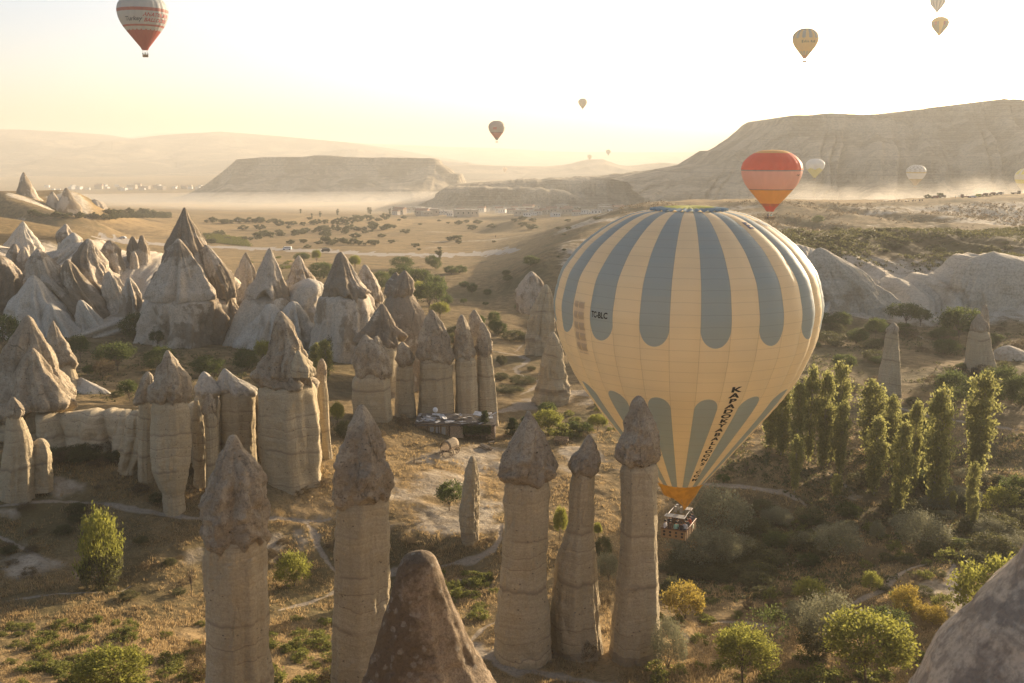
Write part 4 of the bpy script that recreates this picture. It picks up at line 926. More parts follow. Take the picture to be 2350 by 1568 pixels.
# crown: parachute vent with radial pleats
V = []; F = []
nr_, ns_ = 8, 120
for i in range(nr_):
    rr_ = 3.95 * i / (nr_ - 1)
    for j in range(ns_):
        a = 2 * math.pi * j / ns_
        V.append((rr_ * math.cos(a), rr_ * math.sin(a), 34.95 + 0.12 * math.cos(a * 30) * (rr_ / 3.95) ** 2 - 0.35 * (rr_ / 3.95) ** 2 + 0.1))
for i in range(nr_ - 1):
    for j in range(ns_):
        F.append((i*ns_+j, i*ns_+(j+1) % ns_, (i+1)*ns_+(j+1) % ns_, (i+1)*ns_+j))
obj('crown', mesh_from('crown', V, F), fabric('crown_nylon', lambda k: k.mix(k.ramp(k.n('ShaderNodeVectorMath', {0: k.mapping(k.n('ShaderNodeTexCoord').outputs['Object'], scale=(1, 1, 0))}, operation='LENGTH').outputs['Value'], 2.3, 2.9), (0.52, 0.52, 0.13), (0.25, 0.33, 0.38)), 0.3), big)
# skirt band and scoop
def shell(rows, a0, a1, n=40):
    V = []; F = []
    for (r, z, lo, hi) in rows:
        for j in range(n + 1):
            a = lo + (hi - lo) * j / n
            V.append((r * math.sin(a), -r * math.cos(a), z))
    m_ = n + 1
    for i in range(len(rows) - 1):
        for j in range(n): F.append((i*m_+j, (i+1)*m_+j, (i+1)*m_+j+1, i*m_+j+1))
    return V, F
zb = TOPZ - 28.8 + 40.1
V, F = shell([(2.62, zb + .02, 0, 2*math.pi), (2.15, zb - .8, 0, 2*math.pi), (1.75, zb - 1.6, 0, 2*math.pi)], 0, 0, 60)
obj('skirt', mesh_from('skirt', V, F), M['gold'], big)
V, F = shell([(1.76, zb - 1.58, -.6, 2.7), (1.45, zb - 2.1, -.2, 2.5), (1.0, zb - 2.8, .3, 2.3), (.6, zb - 3.35, .6, 2.1)], 0, 0, 30)
obj('scoop', mesh_from('scoop', V, F), M['gold'], big)
# burner frame, burners, ropes, basket
RZ = R(-25)
def rot(x, y): return (x * math.cos(RZ) - y * math.sin(RZ), x * math.sin(RZ) + y * math.cos(RZ))
BW, BL, BH = 2.7, 4.2, 1.05
def slab(mb, x0, x1, y0, y1, z0, z1):
    c = rot((x0 + x1) / 2, (y0 + y1) / 2); mb.box((c[0], c[1], (z0 + z1) / 2), (abs(x1 - x0), abs(y1 - y0), abs(z1 - z0)), RZ); return mb
bk = MB(); slab(bk, -BW/2, BW/2, -BL/2, -BL/2 + .07, .05, BH); slab(bk, -BW/2, BW/2, BL/2 - .07, BL/2, .05, BH)
slab(bk, -BW/2, -BW/2 + .07, -BL/2 + .07, BL/2 - .07, .05, BH); slab(bk, BW/2 - .07, BW/2, -BL/2 + .07, BL/2 - .07, .05, BH); slab(bk, -BW/2 + .07, BW/2 - .07, -BL/2 + .07, BL/2 - .07, .06, .12)
basket = bk.build('basket', M['wicker'], big)
rim = MB(); pts = [rot(x, y) for x, y in ((-BW/2, -BL/2), (BW/2, -BL/2), (BW/2, BL/2), (-BW/2, BL/2), (-BW/2, -BL/2))]
rim.tube([(x, y, BH + .03) for x, y in pts], .07, 8, False); o = rim.build('padded_rim', M['padding'], basket, True)
for i in range(4):
    for j in range(2):
        h = MB(); x = -0.98 + i * .65; z = .38 + j * .36
        c0 = rot(x, -BL/2 - .01); c1 = rot(x, -BL/2 + .05)
        for ci, cc in enumerate((c0,)):
            h.tube([(c0[0], c0[1], z), (c1[0], c1[1], z)], .13, 12)
        h.build('step_hole', ink, basket)
for i in range(6):
    y = -BL/2 + .35 + i * (BL - .7) / 5; c = rot(BW/2 + .03, y)
    MB().box((c[0], c[1], .55), (.05, .09, .98), RZ).build('strap', M['padding'], basket)
c = rot(BW/2 + .035, 0.9); MB().box((c[0], c[1], .66), (.03, .42, .5), RZ).build('badge', plain('white_badge', (.75, .75, .6), .6), basket)
c = rot(BW/2 + .052, 0.9); MB().box((c[0], c[1], .60), (.012, .10, .32), RZ).build('badge_mark', plain('green_badge_mark', (.10, .25, .12), .6), basket)
fr = MB(); FZ = BH + 1.25
for sx in (-1, 1):
    for sy in (-1, 1):
        a = rot(sx * .95, sy * 1.25); b_ = rot(sx * .95, sy * 1.25); fr.tube([(a[0], a[1], BH - .1), (b_[0], b_[1], FZ)], .035, 6)
q = [rot(x, y) for x, y in ((-.95, -1.25), (.95, -1.25), (.95, 1.25), (-.95, 1.25), (-.95, -1.25))]
fr.tube([(x, y, FZ) for x, y in q], .04, 6, False); fr.build('burner_frame', M['steel'], big)
canopy_m = plain('white_canopy', (.34, .33, .31), .6, .05)
for nm, x0, x1, y0, y1 in (('canopy', -1.1, 1.1, -1.9, -.85), ('canopy', -.2, 1.1, .9, 1.8)):
    cv = MB(); slab(cv, x0, x1, y0, y1, FZ + .03, FZ + .07); cv.build('canopy', canopy_m, big)
for i in range(4):
    c = rot(-.3 + .6 * (i % 2), -.3 + .6 * (i // 2)); MB().tube([(c[0], c[1], FZ + .1), (c[0], c[1], FZ + .75)], [.16, .14], 10).build('burner', M['steel'], big)
for i in range(16):
    a = 2 * math.pi * i / 16; c = rot((.95 if math.cos(a) > 0 else -.95), (1.25 if math.sin(a) > 0 else -1.25))
    p = (1.75 * math.cos(a + RZ), 1.75 * math.sin(a + RZ))
    MB().tube([(c[0], c[1], FZ), (p[0], p[1], zb - 1.6)], .012, 4).build('rope', M['rope'], big)
a = rot(1.2, .4); rr_ = 10.6
MB().tube([(a[0], a[1], FZ + .1), (5.2, 1.2, 8.6), (rr_ * .86, 1.5, 17.2)], .022, 5).build('crown_line', M['rope'], big)
# lettering
def put_text(s, phi, depth, size, bold=.03, shear=0, aspect=1.0, mat=ink, name='lettering'):
    me = wrap(text_mesh(s, bold, shear), phi - FACE, depth, size, 13.5, 1.0, 0.09, aspect, NG, 0.27, FACE)
    co = np.empty(len(me.vertices) * 3, np.float32); me.vertices.foreach_get('co', co); co = co.reshape(-1, 3)
    co += np.array([0, 0, TOPZ + 40.1], np.float32); me.vertices.foreach_set('co', co.ravel()); me.update()
    return obj(name, me, mat, big)
W24 = 2 * math.pi / 15
dl = np.linspace(float(np.interp(16.2, PZ, PS)), float(np.interp(27.7, PZ, PS)), 21)
for i, ch in enumerate('KAPADOKYABALLOONS.COM'):
    d = float(np.interp(dl[i], PS, PZ)); put_text(ch, W24, d, .84 - .012 * i, .04, 0, 1.75 - .03 * i)
put_text('TC-BLC', -1.5 * W24, 9.5, .80, .025, 0, 0.72)
navy = plain('navy_print', (.03, .045, .11), .6, .05)
put_text('E', 2.0 * W24, 1.35, 1.5, .06, 0, 0.9, navy); put_text('V', 3.0 * W24, 1.35, 1.5, .06, 0, 0.8, navy)
_tm = {}
def t_mat(c):
    key = tuple(round(float(x), 2) for x in c)
    if key not in _tm: _tm[key] = fabric('skirt_nylon', lambda k: k.mix(0.5, key, key), 0.4)
    return _tm[key]
# crumpled vent panel on the left
for xo in (-.42, .42):
    V = [(xo + .36 * (i / 2 - 1), 2.6 - 5.2 * j / 24, 0) for j in range(25) for i in range(5)]
    F = [(j*5+i, (j+1)*5+i, (j+1)*5+i+1, j*5+i+1) for j in range(24) for i in range(4)]
    me = wrap(mesh_from('vent_panel', V, F), -2 * W24 - FACE, 11.1, 1.0, 13.5, 1.0, .05, 1.0, NG, .27, FACE)
    co = np.empty(len(me.vertices) * 3, np.float32); me.vertices.foreach_get('co', co); co = co.reshape(-1, 3)
    co *= 1 + .004 * np.sin(np.arange(len(co)) // 5 * 1.3)[:, None] * np.array([1, 1, 0]); co += np.array([0, 0, TOPZ + 40.1]); me.vertices.foreach_set('co', co.astype(np.float32).ravel()); me.update()
    obj('vent_panel', me, t_mat((.64, .53, .37)), big)

# --- the other balloons
BASK = []
def balloon(label, fx, fy_base, D, R0, colour, zs=1.0, gores=24, face=0.0, texts=(), detail=1):
    """fy_base: foot of the basket in the picture; colour(gore, u, depth 0..1) -> rgb"""
    base = at(fx, fy_base, D); k_ = R0 / 13.5
    root = empty('hot_air_balloon', base); tag(root, label, 'balloon')
    Hh = 28.8 * k_ * zs; bh = 1.05 * k_ * 1.15; gap = 4.3 * k_ * zs
    nu = 6 if detail else 4; nv = 72 if detail else 40
    s = np.linspace(0, PS[-1], nv); n = gores * nu
    z = np.interp(s, PS, PZ) * k_ * zs; r = np.interp(s, PS, PR) * k_
    j = np.arange(n); u = (j % nu) / nu; ph = 2 * math.pi * j / n - math.atan2(base[0], base[1]) + face
    bul = 0.02 * np.sin(math.pi * u) ** .8
    Rr = r[:, None] * (1 + bul[None])
    top = Hh + gap + bh
    V = np.stack([Rr * np.sin(ph)[None], -Rr * np.cos(ph)[None], top - z[:, None] + 0 * Rr], -1).reshape(-1, 3)
    ii = np.arange(nv * n).reshape(nv, n); jn = np.roll(ii, -1, 1)
    Q = np.stack([ii[:-1], ii[1:], jn[1:], jn[:-1]], -1).reshape(-1, 4)
    me = mesh_from('envelope', V, Q)
    cols = np.zeros((nv - 1, n, 4), np.float32); cols[..., 3] = 1
    for a in range(nv - 1):
        d = (z[a] + z[a + 1]) / 2 / Hh
        for b_ in range(n):
            cols[a, b_, :3] = colour(b_ // nu, ((b_ % nu) + .5) / nu, d)
    ca_ = me.color_attributes.new('Col', 'FLOAT_COLOR', 'CORNER'); ca_.data.foreach_set('color', np.repeat(cols.reshape(-1, 4), 4, 0).ravel())
    env = obj('envelope', me, M['balloon_fab'], root); reg(root, env)
    for t in texts:                        # (string, phi, depth fraction, size, colour material, aspect, shear)
        tm = wrap(text_mesh(t[0], .03, t[6]), t[1] - math.atan2(base[0], base[1]), t[2] * Hh, t[3], R0, zs, .10, t[5], gores, .02 * R0)
        co = np.empty(len(tm.vertices) * 3, np.float32); tm.vertices.foreach_get('co', co); co = co.reshape(-1, 3); co[:, 2] += top
        tm.vertices.foreach_set('co', co.ravel()); tm.update(); obj('lettering', tm, t[4], root)
    sk = MB(); r0 = 2.6 * k_
    sk.lathe([(r0, top - Hh + .02), (r0 * .62, top - Hh - gap * .42)], 20); sk.build('skirt', t_mat(colour(0, .5, .99)), root, True)
    bx = MB(); w, l = 2.6 * k_ * 1.1, 3.4 * k_ * 1.1
    bx.box((0, 0, bh / 2), (w, l, bh), .4); bx.build('basket', M['wicker'], root)
    f_ = MB()
    for sx in (-1, 1):
        for sy in (-1, 1): f_.tube([(sx * w * .4, sy * l * .36, bh), (sx * w * .33, sy * l * .3, bh + gap * .30), (sx * r0 * .42, sy * r0 * .42, top - Hh - gap * .4)], .05 * k_ + .02, 4)
    f_.build('burner_frame', M['steel'], root)
    BASK.append((base, bh, w, l))
    return root
def _fc(k):
    c = k.n('ShaderNodeVertexColor', layer_name='Col').outputs[0]
    return c
M['balloon_fab'] = fabric('balloon_nylon', _fc, 0.35)
RED = (.38, .085, .065); WHT = (.62, .62, .58); GRY = (.42, .44, .44)
def c_left(g, u, d):
    if .33 < d < .385: return (.36, .11, .09)
    if .62 < d < .66: return (.36, .11, .09)
    if d > .73 + .03 * (1 - abs(2 * u - 1)) * -1: return RED
    return (.43, .45, .44)
redt = plain('red_print', (.35, .06, .06), .7, .05); dkt = plain('dark_print', (.05, .07, .10), .7, .05); grn = plain('green_print', (.10, .16, .10), .7, .05)
balloon('white balloon with red bands and red lettering, top left of the sky', 334, 131, 430, 10.1, c_left, 1.0, 24, 0, [
    ('ANATOLIAN', .62, .455, 2.1, redt, 1.0, .35), ('BALLOONS', .62, .55, 2.1, redt, 1.0, .35), ('Turkey', -.45, .53, 2.4, dkt, 1.0, .3)])
def c_red(g, u, d):
    if d < .055: return (.72, .52, .16)
    if d < .335: return (.72, .17, .09)
    if d < .36: return (.32, .34, .33)
    if d < .67: return (.80, .54, .42)
    if d < .69: return (.38, .28, .22)
    if d < .925: return (.80, .47, .07)
    if d < .97: return (.50, .17, .06)
    return (.62, .12, .06)
balloon('red, pink and yellow banded balloon hanging before the right plateau', 1766, 503, 341, 10.1, c_red, .90, 24, 0, [('TC-BF', 1.0, .43, .8, ink, 1.0, 0)])
balloon('grey balloon with red lower band and round red mark, centre sky', 1140, 327, 1170, 9.6, lambda g, u, d: (.12, .13, .12) if .63 < d < .655 else ((.50, .14, .09) if .655 < d < .93 else ((.2, .2, .18) if d >= .93 else ((.52, .16, .11) if (abs((g + u) - 23.2) < .9 and .36 < d < .50) else (.45, .40, .34)))), 1.0, 24, 0, [], 0)
balloon('tan balloon with darker crown, high centre sky', 1337, 253, 2100, 9.2, lambda g, u, d: (.30, .29, .23) if d < .2 or d > .86 else (.52, .44, .30), 1.0, 24, 0, [], 0)
balloon('tiny yellow balloon just left of the small far hill', 1353, 369, 4300, 10.0, lambda g, u, d: (.42, .42, .24) if d < .35 else (.62, .50, .22), 1.0, 16, 0, [], 0)
balloon('tiny dark grey balloon right of the small far hill', 1396, 358, 4100, 10.0, lambda g, u, d: (.26, .26, .22), 1.0, 16, 0, [], 0)
balloon('faint pale orange balloon low in the haze right of the left table mountain', 1159, 398, 4300, 10.0, lambda g, u, d: (.80, .58, .34), 1.0, 16, 0, [], 0)
balloon('yellow balloon with grey blue stripes and dark lettering, upper right sky', 1846, 143, 790, 9.8, lambda g, u, d: (.30, .35, .36) if (g % 2 == 1 and (d < .38 - .03 * abs(2 * u - 1) or .80 + .03 * abs(2 * u - 1) < d < .95)) else ((.5, .25, .14) if d > .95 else (.66, .50, .22)), 1.0, 24, 0, [('EVA AIR', .28, .50, 2.6, grn, 1.15, 0)], 1)
balloon('all yellow balloon with grey and red side panels, upper right sky', 2155, 87, 1270, 10.2, lambda g, u, d: ((.45, .14, .10) if (g % 4 == 1 and d < .5) else (.32, .32, .22)) if (.3 < d < .92 and g % 6 in (1, 2, 3, 4)) else (.78, .58, .16), .95, 24, .13, [], 1)
balloon('grey and white striped balloon cut by the top edge, upper right', 2150, 33, 1500, 10.6, lambda g, u, d: (.30, .30, .30) if g % 2 else (.66, .60, .52), 1.0, 24, 0, [], 1)
balloon('pale grey balloon with yellow zigzag base behind the red banded balloon', 1869, 414, 1000, 9.2, lambda g, u, d: (.60, .56, .20) if d > .5 + .10 * abs(((g + u) % 4) / 2 - 1) else (.66, .67, .68), .9, 24, 0, [], 0)
balloon('white balloon with chequered crown low over the dust, right', 2100, 432, 1000, 9.4, lambda g, u, d: (.40, .38, .32) if ((int(d * 26) + g) % 2 and d < .36) else ((.58, .46, .22) if .36 <= d < .41 else ((.5, .38, .2) if d > .72 else (.74, .74, .72))), .95, 24, 0, [], 0)
balloon('yellow and white balloon cut by the right edge above the dust', 2352, 452, 1000, 11.0, lambda g, u, d: (.74, .66, .18) if (d < .25 and g % 3) or .45 < d < .62 else (.74, .70, .62), 1.0, 24, 0, [], 0)
# ------------------------------------------------------------------ vegetation
def leaf_mat(name, col, trans=0.5, var=0.45):
    m, nt, out = new_mat(name); k = NT(nt)
    rnd = k.n('ShaderNodeNewGeometry').outputs['Random Per Island']
    c = k.mix(rnd, tuple(x * (1 - var) for x in col), tuple(min(1, x * (1 + var)) for x in col))
    oi = k.n('ShaderNodeObjectInfo').outputs['Random']
    c = k.mix(k.math('MULTIPLY', oi, 0.25), c, tuple(x * 0.6 for x in col))
    d = k.n('ShaderNodeBsdfPrincipled', {'Roughness': 0.65}); k.set(d.inputs['Base Color'], c); d.inputs['Specular IOR Level'].default_value = 0.15
    t = k.n('ShaderNodeBsdfTranslucent'); k.set(t.inputs[0], k.mix(0.35, c, tuple(min(1, x * 1.5) for x in col)))
    mx = k.n('ShaderNodeMixShader', {0: trans}); nt.links.new(d.outputs[0], mx.inputs[1]); nt.links.new(t.outputs[0], mx.inputs[2])
    nt.links.new(mx.outputs[0], out.inputs[0]); return m
LM = {'dark': leaf_mat('dark_leaves', (.085, .105, .032)), 'bright': leaf_mat('yellow_green_leaves', (.235, .235, .05)), 'silver': leaf_mat('silver_leaves', (.21, .205, .125), .35, .3),
      'gold': leaf_mat('golden_leaves', (.31, .235, .05)), 'dry': leaf_mat('dry_twigs', (.15, .11, .06), .3), 'poplar': leaf_mat('poplar_leaves', (.245, .24, .08), .55),
      'far': leaf_mat('far_leaves', (.115, .115, .05), .35), 'vine': leaf_mat('vine_leaves', (.165, .17, .045)), 'scrub': leaf_mat('scrub_leaves', (.11, .108, .045), .4), 'pine': leaf_mat('pine_needles', (.055, .07, .022), .25)}
M['bark'] = plain('bark', (.11, .08, .055), .95, .3, 4.0)
M['bark_pale'] = plain('pale_bark', (.26, .23, .18), .95, .3, 4.0)
def leaves(P, size, rng, out_dir=None, stretch=1.5):
    n = len(P)
    a = rng.normal(size=(n, 3)); 
    if out_dir is not None: a = a * 0.8 + out_dir
    a /= np.linalg.norm(a, axis=1, keepdims=True) + 1e-9
    b = np.cross(a, rng.normal(size=(n, 3))); b /= np.linalg.norm(b, axis=1, keepdims=True) + 1e-9
    s = size * rng.uniform(.6, 1.35, (n, 1))
    V = np.stack([P - a * s * stretch * .5, P + b * s * .42, P + a * s * stretch * .5, P - b * s * .42], 1).reshape(-1, 3)
    Q = np.arange(4 * n).reshape(n, 4)
    return V, Q
def crown(kind, H, W, n, size, rng):
    """points of a crown: clusters at twig ends inside an uneven envelope"""
    P = []; nt_ = max(14, n // 34); od = []
    lob = rng.normal(size=(7, 3)); lob /= np.linalg.norm(lob, axis=1, keepdims=True); la = rng.uniform(-.28, .34, 7)
    def env(d): return 1 + (la * np.clip((d @ lob.T - .45) / .55, 0, 1)).sum(-1)
    k = 0
    while len(P) < nt_:
        if kind == 'poplar':
            t = rng.uniform(0.04, 1) ** 0.85
            w = np.interp(t, [0, .1, .25, .5, .75, .92, 1], [.15, .3, .55, .9, 1.0, .7, .15]) * W / 2 * rng.uniform(.55, 1.2)
            a = rng.uniform(0, 6.283); r = w * rng.uniform(.25, 1) ** .5
            P.append((r * math.cos(a), r * math.sin(a), t * H)); od.append((.25 * math.cos(a), .25 * math.sin(a), 1.1))
        elif kind == 'pine':
            t = rng.uniform(.12, 1); w = (1 - t) ** .8 * W / 2; a = rng.uniform(0, 6.283); r = w * rng.uniform(.3, 1) ** .5
            P.append((r * math.cos(a), r * math.sin(a), t * H)); od.append((math.cos(a), math.sin(a), -.15))
        else:
            d = rng.normal(size=3); d /= np.linalg.norm(d)
            lowz, top = {'round': (.12, 1), 'tree': (.34, 1), 'silver': (.08, 1), 'vine': (.0, 1), 'shrub': (.02, 1), 'bare': (.3, 1)}[kind]
            if d[2] < -.55 and kind != 'round': continue
            r = env(d) * rng.uniform(.35, 1.0) ** .45
            z = (lowz + top) / 2 * H + d[2] * r * (top - lowz) / 2 * H
            if z < 0.02 * H: z = rng.uniform(.02, .12) * H
            P.append((d[0] * r * W / 2, d[1] * r * W / 2, z)); od.append((d[0] * .8, d[1] * .8, d[2] * .5 + (.9 if kind in ('silver', 'shrub') else .3)))
    P = np.array(P); od = np.array(od)
    m = n // nt_ + 1
    sp = {'poplar': (W * .10, H * .026), 'pine': (W * .07, H * .02), 'vine': (W * .09, H * .14)}.get(kind, (W * .062, H * .055))
    C = np.repeat(P, m, 0); O = np.repeat(od, m, 0)
    jit = rng.normal(size=(len(C), 3)) * np.array([sp[0], sp[0], sp[1]])
    t = rng.uniform(-1, 1, (len(C), 1)); L = H * .07 if kind in ('silver', 'shrub') else H * .03
    C = C + jit + O * t * L
    C[:, 2] = np.maximum(C[:, 2], 0.01 * H)
    return leaves(C, size, rng, O * .9)
def trunk(kind, H, W, rng, nlimb=7):
    mb = MB(); r0 = {'poplar': .014, 'pine': .018, 'vine': .02, 'shrub': .012}.get(kind, .026) * H
    top = .92 if kind in ('poplar', 'pine') else .5
    pts = [(rng.normal() * .01 * H * i, rng.normal() * .01 * H * i, H * top * i / 5) for i in range(6)]; pts[0] = (0, 0, -.05 * H)
    mb.tube(pts, [r0 * (1 - .16 * i) for i in range(6)], 7)
    for i in range(nlimb):
        a = 6.283 * i / nlimb + rng.uniform(-.3, .3); z0 = H * rng.uniform(.18, .45) if kind != 'poplar' else H * rng.uniform(.1, .7)
        if kind in ('shrub', 'silver', 'vine', 'round'): z0 = H * rng.uniform(.02, .15)
        x = rng.uniform(.45, .85) * W / 2 * (.5 if kind == 'poplar' else 1); zt = min(H * .93, z0 + H * rng.uniform(.3, .55))
        mb.tube([(0, 0, z0), (x * .45 * math.cos(a), x * .45 * math.sin(a), z0 + (zt - z0) * .55), (x * math.cos(a + .2), x * math.sin(a + .2), zt)], [r0 * .5, r0 * .32, r0 * .1], 5)
    return mb
PROTO = {}
USED = set()
def proto(key, kind, name, lm, H, W, n, size, seed, bark='bark', nlimb=7):
    rng = np.random.default_rng(seed)
    V, Q = crown(kind, H, W, n, size, rng)
    cm_ = mesh_from('crown', V, Q, False); cm_.materials.append(LM[lm])
    tb = trunk(kind, H, W, rng, nlimb); tm_ = mesh_from('trunk', tb.v, tb.f, True); tm_.materials.append(M[bark])
    PROTO.setdefault(key, []).append((name, tm_, cm_, H, W))
for s_ in range(3): proto('round', 'round', 'green_bush', 'dark', 5, 6, 5200, .20, 100 + s_)
for s_ in range(4): proto('poplar', 'poplar', 'poplar_tree', 'poplar', 16, 4.6, 4800, .37, 110 + s_, 'bark_pale', 12)
for s_ in range(3): proto('silver', 'silver', 'silver_bush', 'silver', 5, 6, 6500, .15, 120 + s_)
for s_ in range(3): proto('tree', 'tree', 'leafy_tree', 'bright', 5, 5.5, 5600, .18, 130 + s_, 'bark', 9)
for s_ in range(2): proto('dtree', 'tree', 'green_tree', 'dark', 4.5, 5, 3600, .19, 135 + s_, 'bark', 9)
for s_ in range(2): proto('gold', 'silver', 'golden_bush', 'gold', 3, 3.6, 3600, .13, 140 + s_)
for s_ in range(2): proto('ygold', 'silver', 'yellow_bush', 'bright', 3, 3.6, 3600, .14, 145 + s_)
for s_ in range(3): proto('shrub', 'shrub', 'dry_shrub', 'dry', 2.5, 3, 2200, .10, 150 + s_)
for s_ in range(3): proto('scrub', 'round', 'scrub_bush', 'scrub', 3, 4, 3400, .15, 155 + s_)
for s_ in range(3): proto('vine', 'vine', 'vine_bush', 'vine', 0.9, 2.2, 700, .15, 160 + s_, 'bark', 4)
for s_ in range(3): proto('far', 'round', 'valley_bush', 'far', 5, 6, 900, .55, 170 + s_)
for s_ in range(2): proto('farpop', 'poplar', 'poplar_tree', 'far', 12, 3, 900, .6, 175 + s_)
proto('pine', 'pine', 'conifer_tree', 'pine', 6, 4, 4200, .20, 180)
proto('bare', 'bare', 'gnarled_tree', 'dark', 5, 5.5, 900, .17, 181, 'bark', 14)
proto('dead', 'bare', 'bare_tree', 'dry', 4, 3, 160, .12, 182, 'bark', 16)
CATS = {'green_bush': 'bush', 'poplar_tree': 'poplar', 'silver_bush': 'bush', 'leafy_tree': 'tree', 'green_tree': 'tree', 'golden_bush': 'bush', 'yellow_bush': 'bush', 'dry_shrub': 'shrub', 'scrub_bush': 'bush', 'vine_bush': 'vine', 'valley_bush': 'bush', 'conifer_tree': 'conifer', 'gnarled_tree': 'tree', 'bare_tree': 'tree'}
prng = random.Random(5)
def plant(key, fx, fy, h, w, label, group=None, loc=None, name=None):
    nm, tm_, cm_, H, W = prng.choice(PROTO[key])
    p = ground_at(fx, fy) if loc is None else np.array(loc)
    dist = math.sqrt(p[0] ** 2 + p[1] ** 2 + p[2] ** 2)
    hz_, wz = h / FPX * dist, w / FPX * dist
    root = empty(name or nm, (p[0], p[1], p[2] - .05), prng.uniform(0, 6.28)); root.scale = (wz / W, wz / W, hz_ / H)
    tag(root, label, CATS[nm], group)
    obj('trunk', tm_, None, root); obj('crown', cm_, None, root)
    return root
ORD = ['first', 'second', 'third', 'fourth', 'fifth', 'sixth', 'seventh', 'eighth', 'ninth', 'tenth', 'eleventh', 'twelfth', 'thirteenth', 'fourteenth', 'fifteenth', 'sixteenth', 'seventeenth', 'eighteenth', 'nineteenth', 'twentieth']
# --- poplars on the right
pop = [(1854, 1068, 211, 34), (1888, 1072, 208, 40), (1923, 1002, 162, 44), (1926, 1086, 155, 34), (1826, 1068, 178, 34), (1793, 1045, 150, 46), (1770, 1030, 110, 44), (1995, 1044, 160, 56), (2037, 1072, 155, 32), (2005, 1135, 164, 44), (2051, 1060, 108, 28), (2061, 1191, 203, 42), (2091, 1135, 198, 30), (2144, 1163, 248, 60), (2240, 1096, 218, 58), (2225, 1205, 133, 24), (1823, 1131, 124, 26), (1919, 1140, 50, 22), (2232, 1220, 76, 20), (1907, 1060, 120, 34), (2075, 1080, 120, 40), (2110, 1100, 130, 36), (2186, 1170, 40, 14)]
pop_rank = {}
for q_, i in enumerate(sorted([i for i in range(len(pop)) if i not in (2, 11, 13, 14, 15, 16)], key=lambda i: pop[i][0])): pop_rank[i] = ORD[q_]
for i, (x, y, h, w) in enumerate(pop):
    lab = {13: 'broad tall poplar, tallest of the poplars right of centre', 14: 'lone tall broad poplar at the right end of the poplar row', 15: 'slim young poplar in front of the lone right poplar', 16: 'slim young poplar standing left of the poplar grove', 11: 'tall poplar with bare pale trunk in front of the grove', 2: 'poplar with the highest top at the back of the grove'}.get(i)
    plant('poplar', x, y, h, w, lab or pop_rank[i] + ' from the left of the ordinary poplars in the grove', 'poplars in the grove')
# --- meadow bushes, left
for x, y, h, w, key, lab in [
    (311, 778, 54, 60, 'round', 'dark round bush left of the largest bush at the foot of the tallest cone'),
    (400, 790, 72, 86, 'round', 'largest dark green bush at the foot of the tallest cone'),
    (362, 797, 34, 30, 'dtree', 'small light green tree before the largest meadow bush'),
    (270, 852, 58, 70, 'dtree', 'spreading dark green tree on the left meadow'),
    (236, 868, 44, 54, 'shrub', 'grey leafless bush beside the spreading meadow tree'),
    (368, 848, 48, 58, 'round', 'dark bush behind the stout pillar on the meadow'),
    (476, 864, 46, 70, 'round', 'low wide bush behind the white topped rocks'),
    (568, 850, 46, 52, 'round', 'dark bush left of the big peaked rock'),
    (604, 842, 56, 40, 'tree', 'light green bush touching the big peaked rock'),
    (297, 921, 44, 36, 'dtree', 'small green tree left of the stout pillar cluster'),
    (185, 830, 52, 34, 'dtree', 'bush just right of the brimmed pale cone'),
    (203, 868, 26, 22, 'dtree', 'tiny tree below the brimmed pale cone'),
    (8, 812, 72, 66, 'dtree', 'dark tree cut by the left edge'),
    (516, 756, 22, 16, 'dtree', 'tiny bush between the tallest cone and the white skirt'),
    (712, 796, 46, 44, 'round', 'dark bush behind the peaked rock, beside the bright poplar'),
    (766, 822, 56, 44, 'round', 'dark bush right of the bright green poplar'),
    (748, 872, 88, 32, 'poplar', 'bright green poplar right of the big peaked rock'),
    (728, 850, 60, 28, 'poplar', 'lower bright green poplar touching the peaked rock'),
    (55, 582, 26, 42, 'dtree', 'green bush on the ridge above the left rocks'),
    (268, 912, 14, 24, 'scrub', 'little dark scrub bush on the left meadow edge')]:
    plant(key, x, y, h, w, lab)
# --- trees behind the cones
for x, y, h, w, key, lab in [
    (695, 606, 24, 34, 'dtree', 'dark rounded tree between two cones by the road'), (727, 606, 30, 22, 'tree', 'upright light tree near the road behind the cones'),
    (742, 640, 36, 56, 'round', 'broad dark tree behind the pale pyramid cone'), (815, 622, 34, 26, 'tree', 'light tree just behind the two tiered cone'), (875, 664, 40, 44, 'round', 'round dark tree behind the slim brown cone'),
    (920, 650, 40, 60, 'round', 'olive tree left of the green clump in the centre'), (962, 672, 52, 52, 'dtree', 'green tree at the back of the centre clump'), (985, 716, 66, 62, 'dtree', 'tall green tree in front of the centre clump'), (1002, 694, 56, 46, 'dtree', 'green tree at the right side of the centre clump'), (958, 706, 58, 48, 'tree', 'bright green tree at the left side of the centre clump'), (1010, 735, 40, 40, 'tree', 'bright bush below the centre clump'),
    (1008, 597, 29, 14, 'farpop', 'small lone poplar in the middle of the valley')]:
    plant(key, x, y, h, w, lab)
for x, y, h, w in [(1083, 674, 24, 24), (1120, 678, 14, 18), (1065, 660, 14, 24), (1132, 742, 26, 28), (1196, 716, 20, 28), (1036, 630, 20, 34), (1055, 628, 18, 30), (925, 618, 28, 46), (990, 612, 26, 30), (1000, 618, 22, 22), (1165, 645, 14, 22), (1160, 632, 12, 18), (1218, 610, 22, 34), (1026, 700, 22, 26), (1064, 700, 14, 14), (1115, 703, 10, 14), (1100, 750, 26, 34), (1145, 770, 32, 34), (1130, 758, 22, 22)]:
    plant('round' if w > 17 else 'dtree', x, y, h, w, 'small dark tree or bush dotted over the central meadow', 'bushes dotted over the central meadow')
